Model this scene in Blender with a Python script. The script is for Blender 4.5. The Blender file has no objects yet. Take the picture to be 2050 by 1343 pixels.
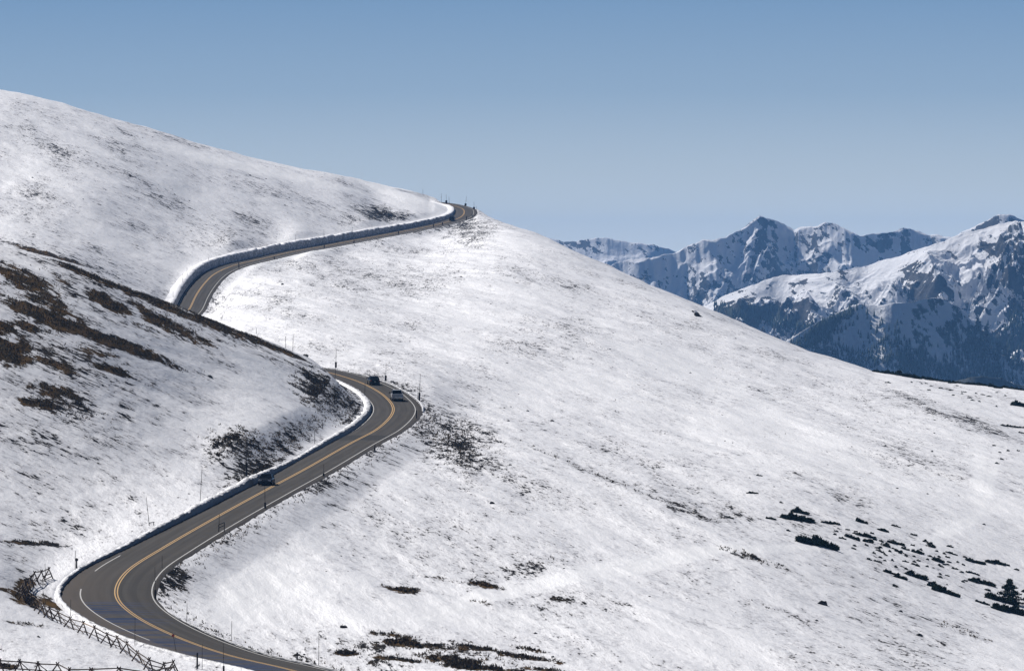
import bpy, math, random
import numpy as np
from mathutils import Vector, Matrix
random.seed(7); RNG = np.random.default_rng(11)
scene = bpy.context.scene
COL = scene.collection
F = 16000.0; U0 = 1025.0; VH = 505.0      # focal length in photo pixels, principal column, eye level row
def P(u, v, s): return ((u-U0)/s, F/s, (VH-v)/s)

# ---------------------------------------------------------------- noise
_N = 512
_ang = RNG.random((_N, _N))*2*np.pi
_gx, _gy = np.cos(_ang), np.sin(_ang)
def perlin(x, y):
    xi = np.floor(x).astype(np.int64); yi = np.floor(y).astype(np.int64)
    xf = x-xi; yf = y-yi
    w = lambda t: t*t*t*(t*(t*6-15)+10)
    a, b = w(xf), w(yf)
    def g(i, j):
        ii = (xi+i) % _N; jj = (yi+j) % _N
        return _gx[ii, jj]*(xf-i)+_gy[ii, jj]*(yf-j)
    return ((g(0,0)*(1-a)+g(1,0)*a)*(1-b)+(g(0,1)*(1-a)+g(1,1)*a)*b)*1.4
def fbm(x, y, octv=4, gain=.5, lac=2.03):
    r = 0; a = 1
    for i in range(octv):
        r = r+a*perlin(x+37.1*i, y+91.7*i); x = x*lac; y = y*lac; a *= gain
    return r
def ridged(x, y, octv=5, gain=.5, lac=2.1):
    r = 0; a = 1; w = 1
    for i in range(octv):
        n = 1-np.abs(perlin(x+17.3*i, y+53.1*i)); n = n*n*w
        r = r+a*n; w = np.clip(n*1.6, 0, 1); x = x*lac; y = y*lac; a *= gain
    return r
def sst(a, b, x):
    t = np.clip((x-a)/(b-a), 0, 1); return t*t*(3-2*t)

# ---------------------------------------------------------------- thin plate spline v = f(u, s)
KS = 1.6
def tps_fit(pts, lam=.02):
    p = np.array(pts, float); X = np.c_[p[:,0]/100, p[:,2]*KS]; n = len(p)
    d = np.hypot(X[:,None,0]-X[None,:,0], X[:,None,1]-X[None,:,1])
    K = d*d*np.log(d+1e-9); K[np.arange(n), np.arange(n)] = lam
    Q = np.c_[np.ones(n), X]
    A = np.zeros((n+3, n+3)); A[:n,:n] = K; A[:n,n:] = Q; A[n:,:n] = Q.T
    b = np.zeros(n+3); b[:n] = p[:,1]
    return X, np.linalg.solve(A, b)
def tps_eval(m, u, s):
    X, c = m; n = len(X); x = u/100; y = s*KS
    r = c[n]+c[n+1]*x+c[n+2]*y
    for i in range(n):
        d2 = (x-X[i,0])**2+(y-X[i,1])**2
        r += c[i]*.5*d2*np.log(d2+1e-12)
    return r

# ---------------------------------------------------------------- road centre line: u, v, s,  left edge, left line, right line, right edge (metres)
ROAD = [
(760,1395,20.4, 4.2,3.6,3.6,3.9),
(660,1362,19.95, 4.2,3.6,3.6,3.9),
(563,1335,19.5, 4.4,3.6,3.6,3.9),(454,1310,19.1, 4.6,3.6,3.6,3.9),(345,1270,18.7, 5.6,3.7,3.8,4.1),(266,1229,18.3, 6.0,3.9,4.0,4.3),
(232,1190,18.0, 6.2,4.0,4.0,4.4),(253,1144,17.65, 5.4,3.8,3.9,4.3),(328,1095,17.1, 4.2,3.5,3.7,4.2),(427,1038,16.3, 3.4,3.3,3.6,4.2),
(529,982,15.4, 3.1,3.3,3.6,4.2),(608,940,14.6, 3.1,3.3,3.6,4.3),(698,889,13.5, 3.2,3.3,3.6,4.3),(757,857,12.7, 3.6,3.3,3.6,4.4),
(787,823,12.0, 3.7,3.3,3.7,4.8),(772,794.5,11.6, 3.7,3.3,3.6,4.5),(728,768,11.3, 3.7,3.4,3.6,4.2),(668,748,11.05, 3.8,3.4,3.6,4.0),
(610,736,10.8, 3.8,3.4,3.6,4.0),(500,722,10.3, 4,3.4,3.6,4.1),(400,700,9.5, 4,3.4,3.6,4.1),(350,668,8.4, 4,3.4,3.6,4.2),(358,642,7.75, 4,3.5,3.6,4.2),
(378.7,619,7.4, 4,3.5,3.5,4.4),(391.5,593,7.24, 4,3.5,3.5,4.3),(406,571.4,7.1, 4,3.5,3.5,4.3),(424.4,552,6.98, 4,3.6,3.5,4.2),(446.4,539.5,6.87, 4.2,3.7,3.5,4.1),(476,529,6.75, 4.2,3.7,3.5,4.1),
(519.5,519,6.58, 4,3.6,3.5,4.1),(585,504,6.33, 4,3.6,3.5,4.1),(648,493,6.12, 4,3.6,3.5,4.1),(706,482,5.92, 4,3.6,3.5,4.1),(794,466,5.62, 4,3.6,3.5,4.1),
(867,451.5,5.39, 4,3.6,3.5,4.1),(903,442,5.28, 4,3.6,3.6,4.2),(922,434.8,5.22, 4,3.6,3.7,4.6),(929.3,426,5.17, 3.8,3.6,3.7,4.9),(925,417.5,5.125, 3.6,3.6,3.7,4.9),(900.7,410,5.07, 3.6,3.6,3.7,4.6),
(870,405,5.02, 3.6,3.6,3.7,4.2),(830,404,4.95, 3.6,3.6,3.7,4.2)]
_r = np.array(ROAD, float)
def catmull(a, n=24):
    out = []
    for i in range(len(a)-1):
        p0, p1, p2, p3 = a[max(i-1,0)], a[i], a[i+1], a[min(i+2,len(a)-1)]
        for t in np.arange(n)/n:
            out.append(.5*((2*p1)+(-p0+p2)*t+(2*p0-5*p1+4*p2-p3)*t*t+(-p0+3*p1-3*p2+p3)*t**3))
    out.append(a[-1]); return np.array(out)
_d = catmull(_r)
RX, RY, RZ = (_d[:,0]-U0)/_d[:,2], F/_d[:,2], (VH-_d[:,1])/_d[:,2]
assert np.all(np.diff(RY) > 0)
# smooth heights a little in plan
_yy = np.arange(RY[0], RY[-1], 1.0)
def smooth(a, k):
    w = np.hanning(2*k+1); w /= w.sum(); return np.convolve(np.pad(a, k, mode='edge'), w, 'valid')
_X = smooth(np.interp(_yy, RY, RX), 7); _Z = smooth(np.interp(_yy, RY, RZ), 12)
_W = [smooth(np.interp(_yy, RY, _d[:,3+i]), 10) for i in range(4)]
_T = np.gradient(_X, _yy)
def road_at(Y):
    """x, z, slope dx/dY, and the four half widths at depth Y"""
    return (np.interp(Y, _yy, _X), np.interp(Y, _yy, _Z), np.interp(Y, _yy, _T), *[np.interp(Y, _yy, w) for w in _W])

# ---------------------------------------------------------------- hillside control points (u, v, s)
CP = [
# in front of and below the frame
(-250,1440,22),(0,1425,22),(400,1440,22.5),(1000,1450,22),(1500,1455,21.5),(2050,1460,21),(2350,1470,21),(-250,1650,26),(900,1650,26),(2350,1650,26),
(60,1343,20.6),(250,1343,20.3),(638,1338,19.55),(1000,1343,19.6),(1500,1343,19.2),(2050,1343,17.6),(2350,1370,17),
# bowl right of the road
(450,1200,17.9),(600,1100,16.6),(700,1250,18.3),(420,1130,17.2),(1000,1190,17.3),(1430,1100,15.5),(1650,1080,14.75),(1880,1180,15.1),(2030,1235,15.3),(2300,1290,15.6),
(2050,1000,12.7),(2050,900,11.1),(2050,840,9.9),(2300,900,10.1),(2300,1050,12.8),
(850,905,13.3),(930,915,13.4),(1000,1000,14.7),(1200,1000,14.3),(1500,960,13.2),(1750,980,12.9),(1000,850,12.1),(1200,870,12.0),(900,800,11.35),
(1000,700,9.6),(1200,700,9.3),(1450,800,10.3),(1750,850,10.7),(1000,550,7.2),(1200,600,7.6),(1400,700,8.8),(1600,760,9.3),
# skyline of the right slope
(960,428,5.18),(1000,440,5.27),(1050,461,5.4),(1100,480,5.55),(1200,525,5.8),(1300,572,6.1),(1400,611,6.4),(1500,655,6.8),(1600,693,7.2),(1750,745,7.9),(1900,768,8.3),(2050,783,8.6),(2300,800,8.8),
# behind that skyline
(1000,520,4.7),(1100,560,4.9),(1200,600,5.1),(1300,650,5.3),(1400,700,5.5),(1500,740,5.8),(1600,780,6.1),(1750,830,6.6),(1900,850,6.9),(2050,870,7.1),(2300,880,7.2),
(1100,700,4.2),(1500,850,4.6),(1750,920,5.0),(2050,980,5.0),(2300,980,5),(960,560,4.2),(2050,1100,4.2),(1600,980,4.2),
# between upper road and lower bend
(450,625,8.0),(520,560,7.15),(600,560,7.2),(600,650,8.9),(700,600,7.9),(800,530,6.55),(800,600,7.7),(800,700,9.6),(650,705,10.0),(760,735,10.55),(870,780,11.3),(900,640,8.4),(900,500,6.1),(940,458,5.6),(600,530,6.72),
# left hill
(0,181,5.2),(100,203,5.18),(200,229,5.15),(300,258,5.12),(400,287,5.1),(500,316,5.06),(600,337,5.02),(700,355,4.98),(800,378,4.94),(860,392,4.92),(-250,140,5.2),
(-250,330,6.4),(0,350,6.35),(200,400,6.5),(200,520,7.25),(330,590,7.32),(400,400,6.0),(600,420,5.72),(600,480,6.28),(750,415,5.3),(750,455,5.72),(300,555,7.15),(-250,480,7.4),(480,500,6.72),(850,430,5.3),
(0,300,4.4),(400,380,4.3),(-250,280,4.4),(700,430,4.3),(850,440,4.4),(880,418,4.85),
# left spur silhouette
(-250,425,12.6),(0,497,12.5),(100,520,12.4),(200,548,12.3),(300,588,12.2),(350,607,12.1),(410,632,12.0),(500,669,11.8),(560,696,11.65),(620,724,11.45),(680,757,11.5),
# hollow behind the spur
(-250,620,10.2),(0,640,10.2),(100,655,10.2),(200,680,10.1),(300,710,10.1),(400,725,10.4),(-250,540,8.9),(0,560,8.8),(200,620,9.0),(250,650,9.0),(150,545,7.9),(0,500,7.7),
# spur face
(-250,650,14.6),(0,700,14.5),(200,700,14),(400,750,13.3),(600,800,12.7),(-250,880,15.8),(0,900,15.6),(200,900,15.2),(400,905,14.7),(500,890,14.5),(620,840,13.3),(700,800,12.3),
(-250,1100,18.2),(0,1100,17.5),(120,1090,17.0),(250,1030,16.25),(0,1250,19.2),(-250,1270,19.5),(60,1180,18.0),
]
for i in range(0, len(_r), 1):
    u, v, s = _r[i,:3]
    if 4.95 < s < 20.2: CP.append((u, v, s))
TPS = tps_fit(CP)
UL, UR = -560, 2780
NU, NS = 1540, 1060
gu = np.linspace(UL, UR, NU)
gs = np.exp(np.linspace(math.log(26), math.log(4.1), NS))
# coarse evaluation, then cubic upsampling by bilinear of a dense enough coarse grid
NC = 510; cu = np.linspace(UL, UR, NC); cs = np.exp(np.linspace(math.log(26), math.log(4.1), 420))
CU, CS = np.meshgrid(cu, cs)
CV = tps_eval(TPS, CU, CS)
def up(A):
    iu = (gu-cu[0])/(cu[1]-cu[0]); i0 = np.clip(iu.astype(int), 0, NC-2); fu = iu-i0
    is_ = (np.log(gs)-np.log(cs[0]))/(np.log(cs[1])-np.log(cs[0])); j0 = np.clip(is_.astype(int), 0, 418); fs = (is_-j0)[:,None]
    R = A[:, i0]*(1-fu)+A[:, i0+1]*fu
    return R[j0]*(1-fs)+R[j0+1]*fs
# silhouette correction
SKY = [(-600,70),(-250,130),(0,181),(100,203),(200,229),(300,258),(400,287),(500,316),(600,337),(700,355),(800,378),(850,389),(870,396),(880,402),(893,405)]
SKYB = [(955,425),(975,432),(1000,440),(1050,461),(1100,480),(1200,525),(1300,572),(1400,611),(1500,655),(1600,693),(1700,729),(1750,745),(1800,754),(1900,768),(2050,783),(2350,800),(2800,835)]
SPUR = [(-600,330),(-250,425),(0,497),(100,520),(200,548),(300,588),(350,607),(410,632),(500,669),(560,696),(620,724),(650,740)]
def correct(tab, s_lo, s_hi, width, u_lo, u_hi, fade):
    global CV
    t = np.array(tab, float)
    for it in range(3):
        m = (cs >= s_lo) & (cs <= s_hi)
        idx = np.where(m)[0]
        sub = CV[idx]; k = sub.argmin(0); vm = sub[k, np.arange(len(cu))]; sk = cs[idx][k]
        dv = np.interp(cu, t[:,0], t[:,1])-vm
        w = sst(u_lo-fade, u_lo, cu)*(1-sst(u_hi, u_hi+fade, cu))
        dv = np.where(w > 0, np.clip(dv, -40, 40)*w, 0)
        sk2 = smooth(sk, 4)
        CV = CV+dv[None,:]*np.exp(-((np.log(cs)[:,None]-np.log(sk2)[None,:])/width)**2)
    return vm, sk
correct(SKY, 4.3, 6.5, .05, UL, 880, 20)
correct(SKYB, 4.6, 9.5, .08, 965, UR, 25)
correct(SPUR, 10.9, 14, .035, UL, 640, 30)
GV = up(CV)
GU, GS = np.meshgrid(gu, gs)
GX = (GU-U0)/GS; GY = F/GS; GZ = (VH-GV)/GS
Z0 = GZ.copy()
# relief: drifts and hummocks drawn out by the wind, down the slope to the right
CW, SW = math.cos(math.radians(24)), math.sin(math.radians(24))
def relief(x, y, z):
    p = x*CW-z*SW; q = x*SW+z*CW+.055*y
    r = .62*fbm(p/34+3, q/10, 3)+.22*fbm(p/9, q/2.6+7, 3)+.055*fbm(p/2.6+9, q/.7+1, 3)
    return r+.45*fbm(x/45, y/150, 2)
nz = np.empty_like(GX)
for a in range(0, NS, 100): nz[a:a+100] = relief(GX[a:a+100], GY[a:a+100], Z0[a:a+100])
# carve for the road
rx, rz, rt, wle, wll, wrl, wre = road_at(GY)
cosr = 1/np.sqrt(1+rt*rt)
D = (GX-rx)*cosr
inY = (GY > _yy[0]) & (GY < _yy[-1])
dl = np.clip(-D-wle-.2, 0, None); dr = np.clip(D-wre-.15, 0, None)
bl = sst(0, 7, dl); br = sst(0, 6.0, dr)
k = np.where(D < 0, bl, br); k = np.where(inY, k, 1)
nscale = np.where(D < 0, sst(0, 9, dl), sst(0, 10, dr)); nscale = np.where(inY, nscale, 1)
HY = [F/q for q in (18.6,17.9,17.3,16.6,15.9,15,14.2,13.4,12.6,11.8,11.2,9,7.9,7.4,6.9,6.2,5.6,5.3,5.15,4.96)]
HH = [.12,.2,.3,.5,.7,.75,.3,.5,.6,.65,.3,1.2,1.4,1.7,2.1,2.3,2.0,1.5,1.0,.3]
hb_ = np.interp(GY, HY, HH)*np.where(inY & (D < 0), sst(.35, .8, dl), 0)
GZ = (rz-.22-.10*np.minimum(dr,3)+hb_*.95)*(1-k)+GZ*k + nz*nscale
GVF = VH-GZ*GS      # final row of each vertex
D = np.where(inY, D, 999)
def ground_z(x, y):
    s = F/y; u = U0+x*s
    a = (np.log(s)-math.log(26))/(math.log(4.1)-math.log(26))*(NS-1); b = (u-UL)/(UR-UL)*(NU-1)
    a = np.clip(a, 0, NS-1.001); b = np.clip(b, 0, NU-1.001)
    i = np.asarray(a).astype(int); j = np.asarray(b).astype(int); fa = a-i; fb = b-j
    return (GZ[i,j]*(1-fb)+GZ[i,j+1]*fb)*(1-fa)+(GZ[i+1,j]*(1-fb)+GZ[i+1,j+1]*fb)*fa
def hit(u, v, smin=0, smax=99):
    """first point of the hillside seen at photo pixel (u, v)"""
    j = (u-UL)/(UR-UL)*(NU-1); j0 = int(np.clip(j, 0, NU-2)); f = j-j0
    col = GVF[:, j0]*(1-f)+GVF[:, j0+1]*f
    for i in range(1, NS):
        if gs[i] > smax: continue
        if gs[i] < smin: break
        if col[i] <= v:
            t = (col[i-1]-v)/max(col[i-1]-col[i], 1e-6) if col[i-1] > v else 1
            s = gs[i-1]*(1-t)+gs[i]*t
            return ((u-U0)/s, F/s, float(ground_z((u-U0)/s, F/s)), s)
    return None
# ---------------------------------------------------------------- materials
def mat(name, col=(.5,.5,.5), rough=.6, metal=0, spec=.5):
    m = bpy.data.materials.new(name); m.use_nodes = True
    b = m.node_tree.nodes['Principled BSDF']
    b.inputs['Base Color'].default_value = (*col, 1); b.inputs['Roughness'].default_value = rough
    b.inputs['Metallic'].default_value = metal; b.inputs['Specular IOR Level'].default_value = spec
    return m
class NT:
    def __init__(s, m): s.t = m.node_tree; s.n = s.t.nodes; s.b = s.n['Principled BSDF']
    def new(s, typ, **kw):
        n = s.n.new(typ)
        for k, v in kw.items():
            if k.startswith('_'): setattr(n, k[1:], v)
        return n
    def link(s, a, b): s.t.links.new(a, b)
    def val(s, inp, x):
        if isinstance(x, (int, float)): inp.default_value = x
        elif isinstance(x, tuple): inp.default_value = x if len(inp.default_value) == len(x) else (*x, 1)
        else: s.link(x, inp)
    def math(s, op, a, b=0.0, c=0.0, clamp=False):
        n = s.n.new('ShaderNodeMath'); n.operation = op; n.use_clamp = clamp
        s.val(n.inputs[0], a); s.val(n.inputs[1], b); s.val(n.inputs[2], c); return n.outputs[0]
    def mix(s, f, a, b):
        n = s.n.new('ShaderNodeMix'); n.data_type = 'RGBA'
        s.val(n.inputs['Factor'], f); s.val(n.inputs[6], a); s.val(n.inputs[7], b); return n.outputs[2]
    def coords(s, kind='Object'): return s.n.new('ShaderNodeTexCoord').outputs[kind]
    def mapping(s, vec, scale=(1,1,1), rot=(0,0,0), loc=(0,0,0)):
        n = s.n.new('ShaderNodeMapping'); s.link(vec, n.inputs['Vector'])
        n.inputs['Scale'].default_value = scale; n.inputs['Rotation'].default_value = rot; n.inputs['Location'].default_value = loc
        return n.outputs[0]
    def noise(s, vec, scale, detail=4, rough=.55, dist=0):
        n = s.n.new('ShaderNodeTexNoise'); s.link(vec, n.inputs['Vector']); n.inputs['Scale'].default_value = scale
        n.inputs['Detail'].default_value = detail; n.inputs['Roughness'].default_value = rough; n.inputs['Distortion'].default_value = dist
        return n.outputs['Fac']
    def ss(s, x, a, b, lo=0.0, hi=1.0):
        n = s.n.new('ShaderNodeMapRange'); n.interpolation_type = 'SMOOTHSTEP'
        s.val(n.inputs[0], x); s.val(n.inputs[1], a); s.val(n.inputs[2], b); s.val(n.inputs[3], lo); s.val(n.inputs[4], hi); return n.outputs[0]
    def attr(s, name):
        n = s.n.new('ShaderNodeAttribute'); n.attribute_name = name; return n.outputs['Fac']
    def bump(s, h, strength, dist):
        n = s.n.new('ShaderNodeBump'); n.inputs['Strength'].default_value = strength; n.inputs['Distance'].default_value = dist
        s.link(h, n.inputs['Height']); s.link(n.outputs[0], s.b.inputs['Normal']); return n

def snow_ground():
    m = mat('snow_ground', (.8,.8,.82), .55, spec=.3); t = NT(m); o = t.coords()
    r = t.mapping(o, (1,1,1), (0, math.radians(-24), 0))               # wind direction: x along the streaks, z across them
    S = lambda a, b, c, loc=(0,0,0): t.mapping(r, (a, b, c), loc=loc)
    patches = t.noise(S(.16, .022, .5), 1.0, 5, .6)                    # drifts a few metres long
    streak = t.noise(S(.30, .11, 2.6, (7,3,1)), 1.0, 6, .66)
    fine = t.noise(S(.85, .34, 6.5, (2,9,4)), 1.0, 4, .7)
    veg, brown, clear = t.attr('veg'), t.attr('brown'), t.attr('clean')
    dens = t.noise(S(.03, .005, .12, (11,2,6)), 1.0, 3, .5)
    cen = lambda x, k: t.math('MULTIPLY', t.math('SUBTRACT', x, .5), k)
    h = t.math('ADD', t.math('ADD', cen(patches, .8), cen(streak, 1.25)), t.math('ADD', cen(fine, 1.35), cen(dens, .9)))
    h = t.math('ADD', h, t.math('MULTIPLY', veg, .50)); h = t.math('ADD', h, t.math('MULTIPLY', brown, .80))
    h = t.math('SUBTRACT', h, t.math('MULTIPLY', clear, .42))
    mask = t.ss(h, .24, .36)
    hue = t.noise(o, .35, 3)
    earth = t.mix(t.ss(hue, .4, .62), (.012,.012,.013), (.034,.030,.025))
    rust = t.mix(t.ss(t.noise(S(.5,.1,1.5), 1.0, 4), .4, .65), (.042,.032,.018), (.115,.072,.032))
    dark = t.mix(t.ss(t.math('ADD', brown, t.math('MULTIPLY', hue, .4)), .35, .9), earth, rust)
    thin = t.ss(h, -.12, .30)                                           # snow thin enough for grass to tint it
    fresh = t.mix(t.math('MINIMUM', clear, 1.0), (.83,.83,.845), (.90,.90,.905))
    snow = t.mix(t.math('MULTIPLY', thin, .70), fresh, (.46,.455,.475))
    t.link(t.mix(mask, snow, dark), t.b.inputs['Base Color'])
    t.link(t.math('ADD', t.math('MULTIPLY', mask, .35), .5), t.b.inputs['Roughness'])
    t.link(t.math('MULTIPLY', t.math('SUBTRACT', 1.0, mask), .16), t.b.inputs['Specular IOR Level'])
    bh = t.math('ADD', t.math('MULTIPLY', t.noise(S(.9, .2, 3.2, (5,5,5)), 1.0, 6, .68), 1.0), t.math('MULTIPLY', mask, .10))
    t.bump(bh, 1.0, .16)
    return m
def snow_bank_mat():
    m = mat('packed_snow', (.82,.82,.84), .6, spec=.3); t = NT(m); o = t.coords()
    n = t.noise(t.mapping(o, (1,.25,1)), 1.6, 5, .62); dirt_shade = t.attr('dirt_shade')
    f = t.ss(t.math('ADD', t.math('MULTIPLY', n, 1.0), t.math('MULTIPLY', dirt_shade, .55)), .58, .90, 0, .85)
    t.link(t.mix(f, (.82,.82,.84), (.19,.195,.21)), t.b.inputs['Base Color'])  # dark mix holds plough dirt and the painted shade of the wall face
    t.bump(t.noise(t.mapping(o, (1,.3,1)), 2.0, 5, .65), 1.0, .14)
    return m
def asphalt():
    m = mat('asphalt', (.07,.065,.06), .8, spec=.05); t = NT(m); uv = t.coords('UV'); o = t.coords()
    lane = t.noise(t.mapping(uv, (1.2, .03, 1)), 1.0, 4, .6)         # tracks along the lane
    blot = t.noise(t.mapping(uv, (.5, .05, 1)), 1.0, 5, .6)
    fine = t.noise(uv, 6.0, 3, .7)
    c = t.mix(t.ss(lane, .35, .68), (.023,.020,.017), (.042,.036,.030))
    c = t.mix(t.math('MULTIPLY', t.ss(blot, .5, .68), .55), c, (.034,.032,.030))
    sx = t.n.new('ShaderNodeSeparateXYZ'); t.link(uv, sx.inputs[0])
    trk = t.math('COSINE', t.math('MULTIPLY', t.math('SUBTRACT', t.math('ABSOLUTE', sx.outputs[0]), .95), 3.9))   # pairs of polished wheel tracks in each lane
    c = t.mix(t.math('MULTIPLY', t.ss(trk, .1, 1.0), t.ss(lane, .3, .6, .15, .45)), c, (.062,.056,.049))
    seam = t.ss(t.noise(t.mapping(uv, (.12, .55, 1)), 1.0, 2, .5), .60, .615); c = t.mix(t.math('MULTIPLY', seam, .35), c, (.026,.024,.022))
    sh = t.attr('sand')
    c = t.mix(t.math('MULTIPLY', sh, t.ss(blot, .3, .6, .5, .95)), c, (.075,.058,.045))
    wet_sky_tint = t.math('MULTIPLY', t.attr('wet_sky_tint'), t.ss(t.noise(t.mapping(o, (.045, .8, 1), (0,0,.05)), 1.0, 5, .62), .46, .54))
    c = t.mix(t.math('MULTIPLY', wet_sky_tint, .92), c, (.003,.020,.075))  # sky reflected in the wet streaks, painted in as a blue base colour
    pt = t.attr('tar'); c = t.mix(t.math('MULTIPLY', pt, t.ss(fine, .3, .5, .7, 1)), c, (.008,.008,.008))
    c = t.mix(t.ss(fine, .45, .75, 0, .25), c, (.08,.075,.07))
    t.link(c, t.b.inputs['Base Color'])
    t.link(t.math('SUBTRACT', .78, t.math('MULTIPLY', wet_sky_tint, .35)), t.b.inputs['Roughness'])
    t.bump(fine, .4, .02)
    return m
def worn_paint(name, col, under=(.09,.085,.075)):
    m = mat(name, col, .6); t = NT(m); uv = t.coords('UV')
    f = t.ss(t.noise(t.mapping(uv, (6, .25, 1)), 1.0, 5, .7), .60, .72, 0, .7)
    t.link(t.mix(f, col, under), t.b.inputs['Base Color']); return m
def soft(name, c1, c2, scale, rough=.8, thr=(.4,.62), bmp=0):
    m = mat(name, c1, rough, spec=.08); t = NT(m); o = t.coords(); n = t.noise(o, scale, 4, .6)
    t.link(t.mix(t.ss(n, *thr), c1, c2), t.b.inputs['Base Color'])
    if bmp: t.bump(n, .8, bmp)
    return m
M = dict(snow=snow_ground(), bank=snow_bank_mat(), asphalt=asphalt(),
    yellow=worn_paint('yellow_paint', (.46,.235,.014)), white=worn_paint('white_paint', (.44,.43,.41)),
    gravel=soft('shoulder_gravel', (.02,.018,.016), (.06,.052,.045), 3.0),
    wood=soft('weathered_wood', (.050,.034,.024), (.12,.085,.062), 5.0), wood2=soft('fresh_wood', (.30,.20,.12), (.4,.28,.18), 5.0),
    rock=soft('dark_rock', (.030,.030,.032), (.10,.095,.09), 2.5, bmp=.1),
    pole=soft('pole_wood', (.035,.030,.026), (.075,.06,.05), 6.0), post=soft('post_wood', (.018,.017,.017), (.04,.034,.03), 4.0),
    needle=soft('needles', (.012,.022,.010), (.032,.050,.022), 1.2), bark=soft('bark', (.05,.036,.026), (.09,.07,.05), 4.0),
    tuft=soft('dry_grass', (.06,.047,.03), (.19,.13,.065), .8), red=mat('red_paint', (.22,.02,.02), .5), snowcap=soft('snow_cap', (.8,.8,.82), (.7,.7,.73), 2.0))

# ---------------------------------------------------------------- object helpers
def link_mesh(name, verts, faces, mats, parent=None, smooth=False, mi=None, uvs=None, attrs=None):
    me = bpy.data.meshes.new(name); verts = np.asarray(verts, np.float32).reshape(-1, 3)
    if isinstance(faces, np.ndarray):
        n, k = faces.shape; me.vertices.add(len(verts)); me.vertices.foreach_set('co', verts.ravel())
        me.loops.add(n*k); me.loops.foreach_set('vertex_index', faces.astype(np.int32).ravel())
        me.polygons.add(n); me.polygons.foreach_set('loop_start', np.arange(0, n*k, k, dtype=np.int32))
        me.polygons.foreach_set('loop_total', np.full(n, k, np.int32)); me.update(calc_edges=True)
    else:
        me.from_pydata([tuple(map(float, v)) for v in verts], [], faces); me.update()
    for m in (mats if isinstance(mats, (list, tuple)) else [mats]): me.materials.append(m)
    if mi is not None: me.polygons.foreach_set('material_index', np.asarray(mi, np.int32))
    if smooth: me.polygons.foreach_set('use_smooth', np.ones(len(me.polygons), bool))
    if uvs is not None:
        l = me.uv_layers.new(name='UVMap'); idx = np.empty(len(me.loops), np.int32); me.loops.foreach_get('vertex_index', idx)
        l.data.foreach_set('uv', np.asarray(uvs, np.float32)[idx].ravel())
    for k, a in (attrs or {}).items():
        at = me.attributes.new(k, 'FLOAT', 'POINT'); at.data.foreach_set('value', np.asarray(a, np.float32).ravel())
    o = bpy.data.objects.new(name, me); COL.objects.link(o)
    if parent is not None: o.parent = parent
    return o
def grid_faces(nr, nc):
    i = np.arange(nr*nc).reshape(nr, nc)
    return np.stack([i[:-1,:-1], i[:-1,1:], i[1:,1:], i[1:,:-1]], -1).reshape(-1, 4)
def structure(o): o['kind'] = 'structure'; return o
def stuff(o, label): o['kind'] = 'stuff'; o['label'] = label; return o
def tag(o, label, cat, group=None):
    o['label'] = label; o['category'] = cat
    if group: o['group'] = group
    return o
def empty(name, loc, rz=0):
    e = bpy.data.objects.new(name, None); e.location = loc; e.rotation_euler = (0,0,rz); COL.objects.link(e); return e

# ---------------------------------------------------------------- what grows or lies bare where: (u, v, half length, half width, degrees down to the right, strength)
VEG = [(660,800,80,40,35,.75),(480,900,75,42,10,.6),(560,880,90,36,-22,.5),(895,875,90,48,30,.62),(640,800,90,36,38,.5),(655,795,75,36,35,1.3),(692,818,40,28,50,1.3),(620,770,40,12,30,.7),(485,895,62,34,8,1.25),(560,885,80,30,-22,1.05),(520,925,80,26,-25,.95),(620,850,60,22,-30,.95),
(905,880,60,34,30,.75),(860,850,75,38,25,.65),(935,903,40,10,20,.7),(780,870,60,16,-30,.25),
(430,470,85,34,22,.42),(770,432,70,17,8,.75),(705,440,40,16,10,.45),(110,300,70,24,38,.35),(260,330,70,26,38,.35),(330,400,90,22,35,.35),(100,400,80,20,30,.3),(280,290,60,14,35,.2),(500,440,60,22,20,.3),(600,400,90,16,22,.25),(520,350,80,10,24,.2),
(940,462,44,26,25,.55),(620,545,150,34,14,.28),(560,600,60,20,20,.25),(800,520,150,30,14,.2),(470,590,40,40,20,.22),(720,620,120,24,20,.2),(660,570,60,16,25,.25),
(460,1075,90,22,-28,.5),(345,1150,46,34,-40,.55),(620,980,90,20,-28,.4),(330,1120,22,30,-30,.5),(360,1180,30,20,30,.35),
(1090,905,90,4,24,.4),(1180,945,90,4,22,.4),(1280,985,90,4,22,.38),(1390,1030,80,4,20,.4),(960,862,60,6,28,.5),(1500,1115,75,7,18,.75),(1080,1130,80,14,-14,.35),
(900,540,120,12,22,.15),(1050,560,100,12,25,.2),(1180,690,60,10,20,.3),(1120,650,80,12,20,.2),(1880,830,70,6,28,.4),(1960,850,60,8,25,.4),(1830,800,50,5,24,.3),
(1900,1000,60,40,20,.15),(1450,1010,60,10,25,.2),(1300,900,80,10,20,.15),(1920,1260,80,8,20,.4),(1550,1220,80,8,20,.3),(170,830,80,24,10,.35),(60,880,80,20,5,.25),
(560,1120,100,30,-10,.12),(250,870,90,10,18,.25),(380,740,60,7,20,.3),(150,960,120,10,5,.2),(240,1000,60,8,-10,.2),(60,1090,70,6,0,.4),(140,1060,60,5,0,.25),(780,1110,90,8,5,.2),(1350,1010,60,6,20,.3)]
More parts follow.
